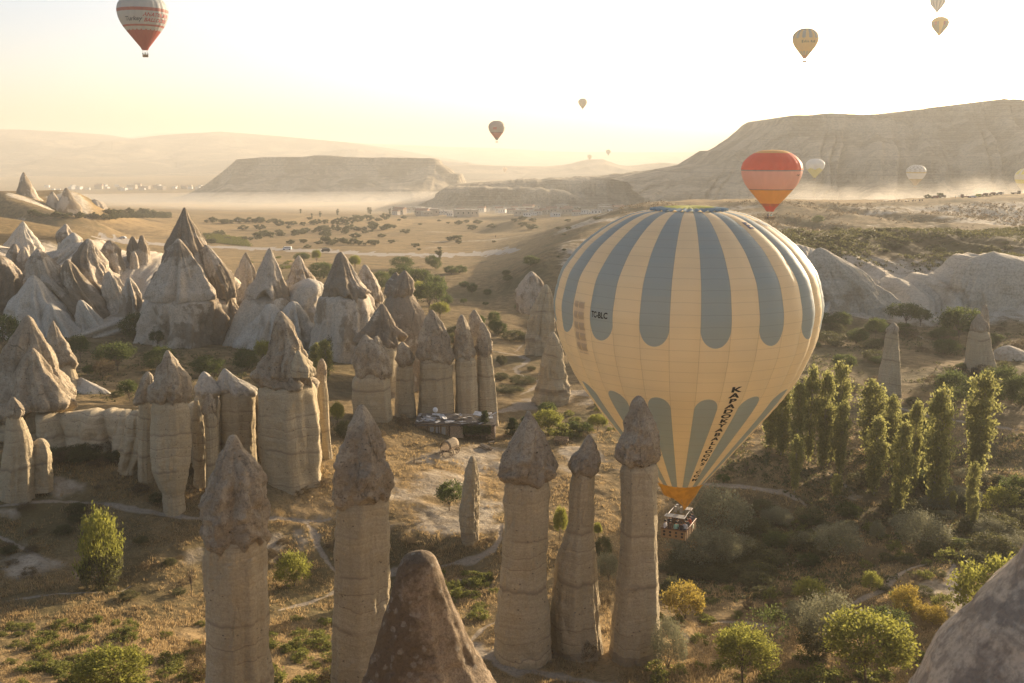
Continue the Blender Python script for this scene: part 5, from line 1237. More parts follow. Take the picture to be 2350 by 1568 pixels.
for x, y, h, w in [(1048, 775, 26, 50), (1180, 782, 24, 60), (1215, 785, 20, 40), (1150, 838, 22, 22), (1040, 790, 24, 36), (1150, 870, 14, 40), (1195, 880, 16, 60), (1170, 900, 14, 60), (1220, 850, 10, 20)]:
    plant('scrub', x, y, h, w, 'low dark scrub bush beside the winding white trail', 'scrub beside the winding trail')
# --- near the hut
for x, y, h, w, key, lab in [(1254, 960, 34, 42, 'dtree', 'dark bushy tree beside the wide white track'), (1258, 1002, 60, 62, 'tree', 'bright green round tree right of the hut'), (1204, 995, 40, 40, 'pine', 'dark conifer just left of the thick trio pillar cap'), (1176, 1000, 42, 40, 'pine', 'conifer standing right of the hut'), (1113, 1010, 68, 38, 'pine', 'slim dark conifer in front of the hut porch'), (1372, 988, 36, 44, 'tree', 'yellow green bush at the left side of the striped balloon'), (1330, 1000, 30, 50, 'dtree', 'low green bush behind the bottle shaped pillar'), (1290, 1005, 26, 40, 'vine', 'low vine patch right of the bright round tree'),
    (925, 985, 38, 36, 'shrub', 'rusty dry bush at the left end of the hut'), (860, 1010, 26, 50, 'shrub', 'dry thorn bush on the bank left of the hut'), (775, 985, 60, 30, 'tree', 'green bush behind the sharp capped pillar left of hut'), (790, 1005, 40, 40, 'scrub', 'dark scrub behind the cap of the split pillar'),
    (1031, 1172, 62, 62, 'dtree', 'small umbrella shaped tree alone on the sandy terrace')]:
    plant(key, x, y, h, w, lab)
# --- below the balloon
for x, y, h, w, key, lab in [
    (1647, 1232, 106, 128, 'silver', 'large silver green tree right of the balloon basket'), (1601, 1296, 80, 110, 'silver', 'silver bush below the balloon basket'), (1655, 1298, 72, 80, 'silver', 'silver bush under the large silver tree'), (1702, 1280, 44, 74, 'silver', 'pale tipped silver bush reaching right'),
    (1842, 1258, 36, 40, 'silver', 'small round silver bush right of the dark hollow'), (1924, 1276, 64, 88, 'silver', 'upright silver bush with visible stems, right of centre'), (2114, 1260, 72, 98, 'silver', 'wide silver bush below the poplars'), (2012, 1240, 40, 28, 'silver', 'thin silver sapling below the poplars'),
    (1572, 1420, 84, 84, 'gold', 'glowing golden bush right of the trio of pillars'), (1540, 1375, 50, 50, 'scrub', 'dull green bush behind the golden bush'), (1534, 1538, 108, 68, 'silver', 'wispy grey green shrub at the foot of the pillar before the balloon'), (1338, 1515, 46, 48, 'shrub', 'dark twiggy shrub at the foot of the bottle shaped pillar'),
    (1285, 1254, 90, 28, 'tree', 'bright green upright bush seen left of the bottle shaped pillar'), (1372, 1240, 40, 20, 'tree', 'slip of bright green bush right of the bottle shaped pillar'), (1396, 1332, 62, 44, 'silver', 'pale silver bush between two trio pillars'), (1385, 1280, 50, 40, 'scrub', 'dark scrub between two trio pillars'), (1392, 1400, 44, 30, 'shrub', 'dry brown shrub between two trio pillars'),
    (1703, 1568, 118, 116, 'tree', 'sunny yellow green tree at the bottom, right of the pillars'), (1984, 1572, 150, 160, 'tree', 'large yellow green tree with dark trunk at bottom right'), (2030, 1480, 72, 84, 'dtree', 'darker tree behind the large yellow green tree'), (1757, 1522, 116, 104, 'bare', 'gnarled sparse tree between two yellow green trees'),
    (1899, 1496, 120, 112, 'silver', 'tall hazy silver shrub at the bottom right'), (1834, 1450, 64, 70, 'silver', 'low silver shrub left of the tall hazy one'), (1880, 1500, 60, 90, 'scrub', 'dark undergrowth before the tall hazy shrub'), (2258, 1410, 112, 124, 'ygold', 'bright yellow bush beside the blurred corner rock'),
    (2076, 1410, 62, 52, 'gold', 'rusty orange bush by the forked trail'), (2141, 1434, 42, 58, 'gold', 'low rusty bush beside the white gully'), (2000, 1355, 40, 40, 'ygold', 'small yellowish bush above the forked trail'), (1860, 1378, 46, 62, 'ygold', 'rounded olive yellow bush on the dry slope'), (1770, 1397, 24, 30, 'shrub', 'little dark dry shrub on the dry slope'), (1716, 1400, 24, 24, 'shrub', 'small grey shrub near the golden bush'),
    (2330, 1170, 70, 60, 'round', 'dark tree at the right edge below the lone poplar'), (2296, 1176, 52, 60, 'ygold', 'rounded olive bush near the right edge'), (1712, 1090, 32, 28, 'dead', 'small bare tree on the slope right of the balloon'), (1660, 1110, 20, 30, 'dtree', 'tiny dark tree close to the balloon edge'),
    (238, 1345, 160, 74, 'ygold', 'tall leafy bush glowing at its top, lower left'), (232, 1350, 80, 80, 'scrub', 'dark tangle at the foot of the tall leafy lower left bush'), (261, 1600, 96, 136, 'tree', 'green bush tree at the bottom edge, lower left'), (451, 1560, 50, 50, 'shrub', 'grey thorny shrub left of the leftmost tall pillar'), (676, 1345, 74, 68, 'ygold', 'yellow green rounded bush between the two left tall pillars'), (440, 1370, 90, 22, 'dead', 'thin dead sapling left of the leftmost tall pillar'), (775, 1585, 60, 90, 'shrub', 'dark twiggy shrub at the foot of the split cap pillar')]:
    plant(key, x, y, h, w, lab)
# --- dark undergrowth in the right hollow and on the slopes
rs = random.Random(3)
for i in range(70):
    x = rs.uniform(1700, 2360); y = rs.uniform(1090, 1300)
    if x < 1850 and y < 1170: continue
    s_ = rs.uniform(22, 52)
    plant(rs.choice(['scrub', 'scrub', 'scrub', 'silver', 'round']), x, y, s_ * rs.uniform(.5, .9), s_ * 1.4, 'dark low bush in the thicket below the poplars', 'thicket below the poplars')
for i in range(26):
    x = rs.uniform(1520, 1760); y = rs.uniform(1285, 1345); s_ = rs.uniform(24, 44)
    plant('scrub', x, y, s_ * .6, s_ * 1.4, 'dark scrub in the hollow under the silver bushes', 'scrub under the silver bushes')
for i in range(34):
    x = rs.uniform(1700, 2320); y = rs.uniform(1270, 1420); s_ = rs.uniform(14, 34)
    plant(rs.choice(['shrub', 'scrub', 'vine']), x, y, s_ * .7, s_ * 1.3, 'small dry shrub on the brown slope at lower right', 'small shrubs on the lower right slope')
for i in range(26):
    x = rs.uniform(10, 460); y = rs.uniform(1090, 1380); s_ = rs.uniform(14, 34)
    plant(rs.choice(['shrub', 'scrub']), x, y, s_ * .6, s_ * 1.3, 'small dark shrub on the shaded bank at left', 'shrubs on the shaded left bank')
for i in range(26):
    x = rs.uniform(600, 1140); y = rs.uniform(1240, 1300) if rs.random() < .6 else rs.uniform(1070, 1160); s_ = rs.uniform(12, 26)
    if y < 1200 and x > 780: continue
    plant('shrub', x, y, s_ * .6, s_ * 1.5, 'dry brown shrub around the sandy terrace', 'dry shrubs round the terrace')
for i in range(34):
    x = rs.choice([rs.uniform(90, 345), rs.uniform(90, 345), rs.uniform(430, 610)]); y = rs.uniform(1030, 1075) if x < 400 else rs.uniform(1050, 1100); s_ = rs.uniform(14, 34)
    plant(rs.choice(['scrub', 'shrub']), x, y, s_ * .7, s_ * 1.4, 'dark scrub along the foot of the linked rock walls at left', 'scrub along the left rock walls')
# --- right meadow and slopes
for x, y, h, w, key, lab in [(2186, 927, 66, 72, 'round', 'round dark tree left of the lone right poplar'), (2291, 922, 70, 76, 'round', 'round dark tree right of the lone right poplar'), (2348, 930, 60, 60, 'round', 'round dark tree cut by the right edge'),
    (1931, 752, 34, 38, 'round', 'bush at the foot of the fluted slope, nearest the balloon'), (2079, 748, 46, 62, 'dtree', 'dark tree at the foot of the pale slope, centre'), (2112, 748, 34, 38, 'dtree', 'smaller dark tree right of the slope tree'), (2076, 772, 28, 42, 'round', 'bush behind the lone slender pillar'), (2009, 778, 42, 38, 'dtree', 'dark tree left of the lone slender pillar'), (2200, 788, 70, 80, 'dtree', 'large spreading dark tree before the fluted dome'), (2167, 812, 30, 54, 'round', 'low bush below the spreading dark tree'), (1938, 857, 40, 48, 'dtree', 'bush left of the slender pillar foot'), (1895, 748, 30, 30, 'round', 'bush half hidden by the balloon, right side'), (1965, 790, 34, 46, 'round', 'bush in the dark band under the fluted slope'), (1905, 790, 26, 60, 'scrub', 'scrub in the dark band under the fluted slope')]:
    plant(key, x, y, h, w, lab)
for i in range(46):
    x = rs.uniform(1860, 2350); y = rs.choice([rs.uniform(750, 800), rs.uniform(800, 960)]); s_ = rs.uniform(14, 38)
    plant(rs.choice(['scrub', 'round', 'shrub']), x, y, s_ * .6, s_ * 1.3, 'dark bush scattered over the right meadow', 'bushes over the right meadow')
for i in range(40):
    x = rs.uniform(1850, 2350); y = rs.uniform(524, 600); s_ = rs.uniform(5, 15)
    plant('far', x, y, s_ * .6, s_ * 1.3, 'tiny bush on the brown hillside above the pale slope', 'bushes on the brown hillside')
for i in range(18):
    x = rs.uniform(1280, 1480); y = rs.uniform(480, 620); s_ = rs.uniform(5, 13)
    plant('far', x, y, s_ * .6, s_ * 1.3, 'tiny bush on the ridge left of the striped balloon', 'bushes on the ridge left of the balloon')
plant('round', 1878, 512, 16, 22, 'rounded bush on the pale slope under the red balloon')
# --- the valley
for i in range(70):
    x = rs.uniform(430, 1230); y = rs.uniform(498, 575); s_ = rs.uniform(5, 17) * (1 + (y - 500) / 150)
    plant('far', x, y, s_ * .62, s_ * 1.35, 'hazy bush dotted across the valley fields', 'bushes across the valley fields')
for x0, y0, x1, y1, n_, wh in [(560, 553, 660, 540, 8, 'above the white minibus'), (740, 556, 870, 566, 12, 'right of the dark van'), (480, 512, 640, 512, 12, 'right behind the tallest cone'), (640, 520, 900, 505, 14, 'at the edge of the mist'), (70, 497, 280, 505, 16, 'below the far left rocks'), (250, 492, 400, 498, 14, 'left of the tallest cone tip'), (670, 540, 760, 528, 10, 'below the pair of dark poplars'), (790, 530, 900, 525, 9, 'right of the pair of dark poplars')]:
    for i in range(n_):
        t = i / n_; s_ = rs.uniform(10, 24)
        plant('far', x0 + (x1 - x0) * t + rs.uniform(-6, 6), y0 + (y1 - y0) * t + rs.uniform(-2, 2), s_ * .6, s_, 'hazy hedge tree in the field line ' + wh, 'hedge trees ' + wh)
for x, y, h in [(764, 527, 22), (775, 527, 20), (808, 527, 16), (716, 500, 10), (735, 498, 12), (775, 494, 14), (690, 490, 10), (846, 490, 14), (850, 492, 15), (895, 492, 14), (905, 490, 16), (955, 494, 13), (1000, 480, 14), (1050, 482, 16), (1112, 484, 14), (1330, 492, 14)]:
    plant('farpop', x, y, h, h * .45, 'hazy dark poplar in the valley near the village', 'hazy poplars near the village')
# vineyard rows
for i in range(5):
    for j in range(14):
        plant('vine', 470 + j * 7 + i * 3, 540 + i * 4 + j * .8, 5, 9, 'vine in the green vineyard patch behind the tallest cone', 'vines in the vineyard patch')
for i in range(4):
    for j in range(12):
        plant('far', 255 + j * 12, 492 + i * 3, 5, 14, 'orchard tree in the green patch at far left', 'orchard trees at far left')
# low vines in the foreground
def vines(n_, x0, x1, y0, y1, lab, grp, smin=18, smax=46):
    for i in range(n_):
        x = rs.uniform(x0, x1); y = rs.uniform(y0, y1); s_ = rs.uniform(smin, smax) * (.6 + .4 * (y - y0) / (y1 - y0 + 1))
        plant('vine', x, y, s_ * .5, s_ * 1.25, lab, grp)
vines(64, -10, 470, 1430, 1590, 'low green vine in the sunlit grass at lower left', 'vines in the lower left grass')
vines(30, 622, 770, 1420, 1590, 'low green vine between the two left tall pillars', 'vines between the left pillars')
vines(26, 1000, 1140, 1305, 1420, 'low green vine behind the lichen cone', 'vines behind the lichen cone', 16, 36)
vines(30, 1500, 2140, 1500, 1600, 'sunny yellow vine along the bottom right edge', 'vines along the bottom right', 24, 56)
vines(22, 1500, 1900, 1340, 1480, 'low green vine on the dry slope right of the pillars', 'vines right of the pillars', 14, 36)
vines(20, 1240, 1420, 930, 1010, 'low green plant on the plot behind the trio of pillars', 'plants behind the trio', 12, 26)
vines(24, 1800, 2340, 1195, 1300, 'low green plant in the hollow below the poplars', 'plants in the hollow', 20, 46)
vines(20, 560, 700, 590, 620, 'low vine between the background cones', 'vines between the cones', 8, 14)

# --- dry grass
N_G = 100000
gx = RNG.uniform(-60, 2410, N_G); gy = 1568 + 40 - RNG.uniform(0, 1, N_G) ** 1.15 * 640
z0 = -46.0; u_, dy_, dz_ = ray(gx, gy)
Y = np.full(N_G, 100.0)
t = z0 / dz_
for _ in range(14):
    zg = ground_z(u_ * t, np.clip(dy_ * t, 62, 400)); t = 0.5 * t + 0.5 * zg / dz_
gX, gY = u_ * t, dy_ * t; gZ = ground_z(gX, np.clip(gY, 62, 400))
def samp(A):
    j = np.clip(np.searchsorted(aa, gX / gY) - 1, 0, len(aa) - 1); i = np.clip(np.searchsorted(yy, gY) - 1, 0, len(yy) - 1); return A[i, j]
ok = (samp(PATHM) < .25) & (samp(BAREM) < RNG.uniform(0.1, .8, N_G)) & (gY > 62) & (gY < 240)
ok &= (fbm(gX / 4, gY / 4, 41.0, 3) > RNG.uniform(-.45, .25, N_G))
gX, gY, gZ = gX[ok], gY[ok], gZ[ok]; n_ = len(gX)
hh = RNG.uniform(.12, .40, n_) * (1 + .5 * (fbm(gX / 9, gY / 9, 43.0, 2))); nb = 6
bX = np.repeat(gX, nb) + RNG.normal(0, .16, n_ * nb); bY = np.repeat(gY, nb) + RNG.normal(0, .16, n_ * nb); bZ = np.repeat(gZ, nb) - .03
bh_ = np.repeat(hh, nb) * RNG.uniform(.6, 1.2, n_ * nb); an = RNG.uniform(0, 6.283, n_ * nb); w_ = bh_ * .09 + .015
lx = RNG.normal(0, .35, n_ * nb) * bh_; ly = RNG.normal(0, .35, n_ * nb) * bh_
P0 = np.stack([bX - np.cos(an) * w_, bY - np.sin(an) * w_, bZ], -1); P1 = np.stack([bX + np.cos(an) * w_, bY + np.sin(an) * w_, bZ], -1); P2 = np.stack([bX + lx, bY + ly, bZ + bh_], -1)
V = np.stack([P0, P1, P2], 1).reshape(-1, 3); Q = np.arange(len(V)).reshape(-1, 3)
me = mesh_from('dry_grass', V, Q, False)
tag(obj('dry_grass', me, leaf_mat('dry_grass_blades', (.37, .27, .135), .5, .4)), 'dry golden brown grass tufts covering the valley floor', 'grass', kind='stuff')

# --- dark scrub cover on the brown hillside above the pale cliffs and on the plateau flank
def cover(name, label, n, fx0, fx1, y0, y1, hmin, hmax, mat, thr, patch):
    a0, a1 = (fx0 - 1175) / FPX, (fx1 - 1175) / FPX
    Y = RNG.uniform(y0, y1, n); X = RNG.uniform(a0, a1, n) * Y
    ok = fbm(X / patch, Y / patch, 51.0, 4) > RNG.uniform(thr - .3, thr + .3, n)
    X, Y = X[ok], Y[ok]; n = len(X); Z = ground_z(X, Y); h = RNG.uniform(hmin, hmax, n)
    nb = 7; C = np.stack([np.repeat(X, nb), np.repeat(Y, nb), np.repeat(Z, nb)], -1)
    hh = np.repeat(h, nb); C = C + RNG.normal(size=(n * nb, 3)) * np.stack([hh * .45, hh * .45, hh * .18], -1) + np.stack([0 * hh, 0 * hh, hh * .35], -1)
    V, Q = leaves(C, 1.0, RNG); V = (V.reshape(-1, 4, 3) - C[:, None]) * (hh * .5)[:, None, None] + C[:, None]
    tag(obj(name, mesh_from(name, V.reshape(-1, 3), Q, False), mat), label, 'scrub', kind='stuff')
cover('scrub_cover', 'dark scrub covering the brown hillside above the pale cliffs', 9000, 1640, 2420, 322, 400, .5, 1.3, LM['scrub'], -.05, 22)
cover('scrub_cover', 'brown scrub on the flank of the dusty plateau', 6000, 1420, 2420, 455, 648, .6, 1.5, LM['dry'], .02, 40)
cover('scrub_cover', 'low undergrowth in the shaded hollow below the poplars', 7000, 1560, 2420, 104, 160, .25, .7, LM['scrub'], .0, 9)
cover('scrub_cover', 'low dark growth on the meadow among the left rocks', 4000, -50, 760, 150, 238, .25, .6, LM['scrub'], .05, 10)
cover('scrub_cover', 'low dark growth on the right meadow', 4000, 1800, 2420, 165, 272, .3, .8, LM['scrub'], .08, 14)
# ------------------------------------------------------------------ hut, carts and small things by the middle pillars
wood = plain('old_wood', (.26, .19, .12), .9, .35, 5.0); woodd = plain('dark_wood', (.12, .085, .058), .9, .3, 5.0); woodp = plain('pale_wood', (.30, .23, .15), .9, .25, 5.0)
tin = plain('torn_white_sheet', (.50, .49, .47), .7, .25, 2.0); tar = plain('dark_roof_felt', (.15, .125, .10), .9, .3, 3.0); cloth = plain('grey_curtain', (.34, .34, .32), .9, .1)
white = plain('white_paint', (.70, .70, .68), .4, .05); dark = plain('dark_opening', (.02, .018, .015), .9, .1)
hp = ground_at(1045, 1003); HX, HY, HZ = hp
hut = empty('hut', hp, R(-2)); tag(hut, 'low ramshackle wooden hut with torn white roof sheets at the foot of the pillars', 'hut')
MPF = math.sqrt((hp ** 2).sum()) / FPX
L = 178 * MPF
hr = random.Random(9)
for i in range(18):                                        # wall planks
    if 10 < i < 16: continue
    w = L / 18; MB().box((-L / 2 + (i + .5) * w, 0, .95), (w - .03, .06, 2.6 + hr.uniform(-.1, .1)), hr.uniform(-.02, .02)).build('plank', wood if i % 3 else woodp, hut)
MB().box((0, 4.4, .9), (L, .08, 2.9)).build('back_wall', woodd, hut)
MB().box((-L / 2, 2.2, .9), (.08, 4.3, 2.7)).build('side_wall', woodd, hut)
MB().box((L / 2, 2.2, .9), (.08, 4.3, 2.7)).build('side_wall', woodd, hut)
for i in range(8):
    MB().box((-L / 2 + i * L / 7, -.35, 1.0), (.13, .13, 2.7)).build('post', woodd, hut)
MB().box((0, -.42, 2.28), (L + .6, .14, .16)).build('beam', woodd, hut)
MB().box((0, 2.0, 2.45), (L + .5, 5.2, .08), 0, R(8)).build('roof', tar, hut)
for i in range(70):                                        # torn sheets lying on the roof
    x = hr.uniform(-L / 2, L / 2 * .98); y = hr.uniform(-.3, 4.3); s_ = hr.uniform(.5, 1.7)
    MB().box((x, y, 2.28 + .14 * y + hr.uniform(0, .3)), (s_, s_ * hr.uniform(.35, .9), .04), hr.uniform(0, 3), hr.uniform(-.3, .3), hr.uniform(-.3, .3)).build('roof_sheet', tin if hr.random() < .68 else tar, hut)
for i in range(9):
    x = hr.uniform(-L / 2, L / 2); MB().box((x, hr.uniform(0, 3.5), 2.85), (hr.uniform(1.2, 2.6), .09, .07), hr.uniform(-1, 1), 0, hr.uniform(-.2, .2)).build('roof_lath', woodp, hut)
for i in range(3):
    x = -L / 2 + L * (.20 + .075 * i); MB().box((x, -.06, 1.05), (.66, .05, 1.35)).build('curtain', cloth, hut)
MB().box((L * .02, -.55, 1.0), (2.1, .08, 1.9), 0, R(-12)).build('board_door', woodp, hut)
for i in range(5): MB().box((L * .02, -.62 - .02 * i, .3 + .38 * i), (2.15, .05, .06), 0, 0, R(6)).build('door_batten', wood, hut)
for i in range(3): MB().box((L * (.18 + .1 * i), -.4, .55), (L * .09, .06, .5)).build('porch_rail', woodd, hut)
rngv = np.random.default_rng(77)
Pv = np.stack([rngv.uniform(L * .08, L * .46, 2600), rngv.normal(-.3, .22, 2600), rngv.uniform(.6, 2.3, 2600)], -1)
Vv, Qv = leaves(Pv, .18, rngv); obj('climbing_vine', mesh_from('climbing_vine', Vv, Qv, False), LM['dark'], hut)
# satellite dish on the pillar above the hut
dp = at(998, 940, 169.0); dish = empty('satellite_dish', dp, R(20)); tag(dish, 'round white satellite dish on the banded pillar above the hut', 'satellite dish')
db = MB(); rows_ = [(.02, .16), (.2, .12), (.36, .06), (.48, 0)]
db.lathe(rows_, 20); o = db.build('reflector', white, dish, True); o.rotation_euler = (R(70), 0, R(12)); o.location = (0, -.3, 0)
MB().tube([(0, -.2, 0), (0, 1.6, -.2)], .04, 6).build('arm', M['steel'], dish)
def wheel(parent, x, y, z, r, mat, spokes=8):
    w = MB(); n = 18
    w.tube([(x, y + r * math.cos(6.2832 * i / n), z + r * math.sin(6.2832 * i / n)) for i in range(n + 1)], .05, 5, False)
    for i in range(spokes):
        a = 6.2832 * i / spokes; w.tube([(x, y, z), (x, y + r * math.cos(a), z + r * math.sin(a))], .025, 4)
    return w.build('wheel', mat, parent)
def cart(label, p, rz, cover, sc=1.0):
    c = empty('wagon' if cover else 'cart', p, rz); c.scale = (sc,) * 3; tag(c, label, 'wagon')
    MB().box((0, 0, .85), (1.5, 2.6, .12)).build('bed', wood, c)
    for sx in (-1, 1): MB().box((sx * .74, 0, 1.1), (.06, 2.6, .42)).build('side_board', wood, c)
    for sx in (-1, 1):
        for sy in (-1, 1): wheel(c, sx * .86, sy * .85, .5, .5, woodd)
    for sy in (-1, 1): MB().box((0, sy * .85, .55), (1.7, .1, .1)).build('axle', woodd, c)
    MB().tube([(0, -1.3, .8), (.1, -2.9, .35)], .05, 6).build('shaft_pole', wood, c)
    if cover:
        V = []; F = []; n = 14
        for y in (-1.35, -.7, 0, .7, 1.35):
            for i in range(n + 1):
                a = math.pi * i / n; V.append((.82 * math.cos(a), y, 1.15 + 1.05 * math.sin(a)))
        for k_ in range(4):
            for i in range(n): F.append((k_*(n+1)+i, k_*(n+1)+i+1, (k_+1)*(n+1)+i+1, (k_+1)*(n+1)+i))
        me = mesh_from('cover', V, F); o = obj('cover', me, plain('wicker_cover', (.20, .155, .10), .9, .3, 6), c)
        sm = o.modifiers.new('solid', 'SOLIDIFY'); sm.thickness = .04
    return c
cart('old covered wagon with rounded wicker hood on the terrace below the hut', ground_at(1032, 1042), R(-28), True, 1.05)
cart('small dark open cart standing right of the thick trio pillar', ground_at(1288, 1020), R(80), False, .9)
lp = ground_at(1115, 1030)
lg = empty('log_pile', lp, R(35)); tag(lg, 'pile of pale cut logs on the yard before the hut', 'logs')
for i in range(7):
    x = (i % 4) * .34 - .5 + hr.uniform(-.08, .08); z = .16 + (i // 4) * .28
    MB().tube([(x, -1.1 + hr.uniform(-.4, .2), z), (x + hr.uniform(-.2, .2), 1.0 + hr.uniform(-.3, .4), z + hr.uniform(0, .12))], .15, 8).build('log', woodp, lg)
bp = ground_at(1128, 1020); bn = empty('bench', bp, R(40)); tag(bn, 'small pale bench beside the log pile', 'bench')
MB().box((0, 0, .45), (1.2, .4, .07)).build('seat', woodp, bn)
for sx in (-1, 1): MB().box((sx * .5, 0, .21), (.08, .36, .42)).build('leg', wood, bn)
pp = ground_at(950, 1062); ps = MB(); ps.tube([(0, 0, -.2), (.03, 0, .7), (0, .02, 1.15)], [.09, .08, .06], 7); o = ps.build('wooden_post', woodd); o.location = pp; tag(o, 'single dark wooden post on the sandy slope below the hut', 'post')
pp = ground_at(2300, 1010); ps = MB(); ps.tube([(0, 0, -.2), (.02, 0, .9), (0, .02, 1.5)], [.12, .11, .08], 7); o = ps.build('wooden_post', woodd); o.location = pp; tag(o, 'single dark post on the meadow right of the lone poplar', 'post')
# doorway cut in the right hand pillar
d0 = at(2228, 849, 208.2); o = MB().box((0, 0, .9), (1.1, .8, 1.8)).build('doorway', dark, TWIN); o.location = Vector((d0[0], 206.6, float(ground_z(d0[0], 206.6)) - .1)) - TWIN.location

# ------------------------------------------------------------------ people
def person_mesh(arm):
    vs_ = [(0, 0, .95), (0, 0, 1.15), (0, 0, 1.38), (0, .01, 1.50), (0, .02, 1.60), (0, .01, 1.72),
           (.10, 0, .90), (.11, .02, .48), (.11, -.01, .08), (.11, .12, .03), (-.10, 0, .90), (-.11, .02, .48), (-.11, -.01, .08), (-.11, .12, .03),
           (.20, 0, 1.38), (.25, .03, 1.12), (.22 + arm, .18, .98), (-.20, 0, 1.38), (-.25, .03, 1.12), (-.22, .2, .98)]
    es = [(0,1),(1,2),(2,3),(3,4),(4,5),(0,6),(6,7),(7,8),(8,9),(0,10),(10,11),(11,12),(12,13),(2,14),(14,15),(15,16),(2,17),(17,18),(18,19)]
    rad = [.15, .14, .16, .06, .10, .08, .09, .065, .05, .04, .09, .065, .05, .04, .065, .05, .04, .065, .05, .04]
    me = bpy.data.meshes.new('person'); me.from_pydata(vs_, es, []); ob = bpy.data.objects.new('person', me); COL.objects.link(ob)
    md = ob.modifiers.new('skin', 'SKIN'); ob.modifiers.new('sub', 'SUBSURF').levels = 1
    if not me.skin_vertices:
        bm = bmesh.new(); bm.from_mesh(me); bm.verts.layers.skin.verify(); bm.to_mesh(me); bm.free()
    for i, v in enumerate(me.skin_vertices[0].data):
        v.radius = (rad[i], rad[i] * (.8 if i < 3 else 1)); v.use_root = (i == 0)
    dg = bpy.context.evaluated_depsgraph_get(); m2 = bpy.data.meshes.new_from_object(ob.evaluated_get(dg)); bpy.data.objects.remove(ob)
    m2.polygons.foreach_set('use_smooth', np.ones(len(m2.polygons), bool)); return m2
PM = [person_mesh(0.0), person_mesh(.2)]
def wear(shirt, pants=(.04, .04, .06)):
    m, nt, out = new_mat('clothes'); k = NT(nt)
    z = k.n('ShaderNodeSeparateXYZ', {0: k.n('ShaderNodeTexCoord').outputs['Object']}).outputs[2]
    c = k.mix(k.math('GREATER_THAN', z, .95), pants, shirt); c = k.mix(k.math('GREATER_THAN', z, 1.47), c, (.42, .26, .18)); c = k.mix(k.math('LESS_THAN', z, .09), c, (.03, .025, .02))
    k.bsdf(out, c, .8, None, .2); return m
WR = [wear((.04, .04, .05)), wear((.55, .55, .58)), wear((.22, .42, .38)), wear((.10, .10, .13)), wear((.45, .10, .05)), wear((.12, .08, .06))]
hair = plain('dark_hair', (.02, .014, .01), .6, .1)
hb = MB().lathe([(.015, .26), (.07, .245), (.115, .17), (.118, .09), (.10, .06)], 12); HAIR = mesh_from('hair', hb.v, hb.f); HAIR.materials.append(hair)
WM = {}
def person(p, rz, wi, label, group=None, sc=1.0):
    key = (wi % len(WR), wi % 2)
    if key not in WM:
        mm = PM[key[1]].copy(); mm.materials.clear(); mm.materials.append(WR[key[0]]); WM[key] = mm
    o = bpy.data.objects.new('person', WM[key]); COL.objects.link(o); o.location = [float(c) for c in p]; o.rotation_euler = (0, 0, rz); o.scale = (sc,) * 3
    tag(o, label, 'person', group)
    h = bpy.data.objects.new('hair', HAIR); COL.objects.link(h); h.parent = o; h.location = (0, -.005, 1.55)
    return o
spots = [(-1.0, -1.75, 1, 'person in a white top at the left front corner of the balloon basket'), (-.45, -1.75, 5, 'person in brown looking over the front of the balloon basket'), (.2, -1.7, 2, 'person in a mint green shirt leaning on the basket front'), (.75, -1.75, 0, 'person in black at the basket front beside the mint shirt'), (1.05, -1.35, 1, 'person in white at the front right corner of the basket'),
         (1.05, -.55, 0, 'dark clad person on the right side of the basket'), (1.05, .3, 4, 'person in a red jacket on the right side of the basket'), (1.0, 1.0, 3, 'person in grey near the back right of the basket'), (1.0, 1.75, 3, 'person in dark grey at the far corner of the basket'), (-.9, -.4, 0, 'person in black inside the basket, left side'), (0, -.6, 5, 'pilot in brown standing under the burner in the basket')]
for x, y, wi, lab in spots:
    c = rot(x, y); person((OB[0] + c[0], OB[1] + c[1], OB[2] + .13), hr.uniform(2.2, 4.0), wi, lab)

for bi, nm_ in ((0, 'white balloon with red lettering'), (1, 'red banded balloon')):
    base, bh, w, l = BASK[bi]
    for i in range(4): person((base[0] + (-.36 + .24 * i) * w, base[1] + (-.25 + .5 * (i % 2)) * l, base[2] + .1), 3.0 + .4 * i, i, ORD[i] + ' passenger from the left in the basket of the ' + nm_, 'passengers of the ' + nm_)
# ------------------------------------------------------------------ vehicles
glass = plain('dark_glass', (.03, .035, .04), .15, .05); tyre = plain('tyre', (.02, .02, .02), .9, .1); lampm = plain('lamp_glass', (.6, .58, .5), .2, .05)
def extrude(prof, w, inset=.12, zc=.9):
    n = len(prof); V = []
    for s in (-1, 1):
        for y, z in prof: V.append((s * (w / 2 - (inset if z > zc else 0)), y, z))
    F = [tuple(range(n))[::-1], tuple(range(n, 2 * n))] + [(i, (i + 1) % n, n + (i + 1) % n, n + i) for i in range(n)]
    return V, F
KINDS = {'van': ([(-2.6, .35), (2.6, .35), (2.65, .9), (2.3, 1.15), (1.6, 2.05), (-2.5, 2.1), (-2.6, 1.9)], 1.9, [(-2.2, 1.5, 1.3, 1.85)], (-1.6, 1.7)),
         'car': ([(-2.1, .3), (2.1, .3), (2.15, .75), (1.3, .88), (.6, 1.4), (-1.2, 1.45), (-1.9, .95), (-2.15, .85)], 1.75, [(-1.35, 1.0, .7, 1.35)], (-1.3, 1.35)),
         'jeep': ([(-2.0, .5), (2.1, .5), (2.15, 1.1), (.9, 1.2), (.5, 1.85), (-1.9, 1.9), (-2.0, 1.2)], 1.75, [(-1.7, 1.3, .35, 1.75)], (-1.25, 1.4)),
         'truck': ([(-3.0, .6), (3.0, .6), (3.1, 1.3), (2.9, 2.3), (1.6, 2.4), (1.5, 1.3), (-3.0, 1.3)], 2.1, [(1.75, 1.5, 2.8, 2.2)], (-1.9, 2.0))}
VP = {}
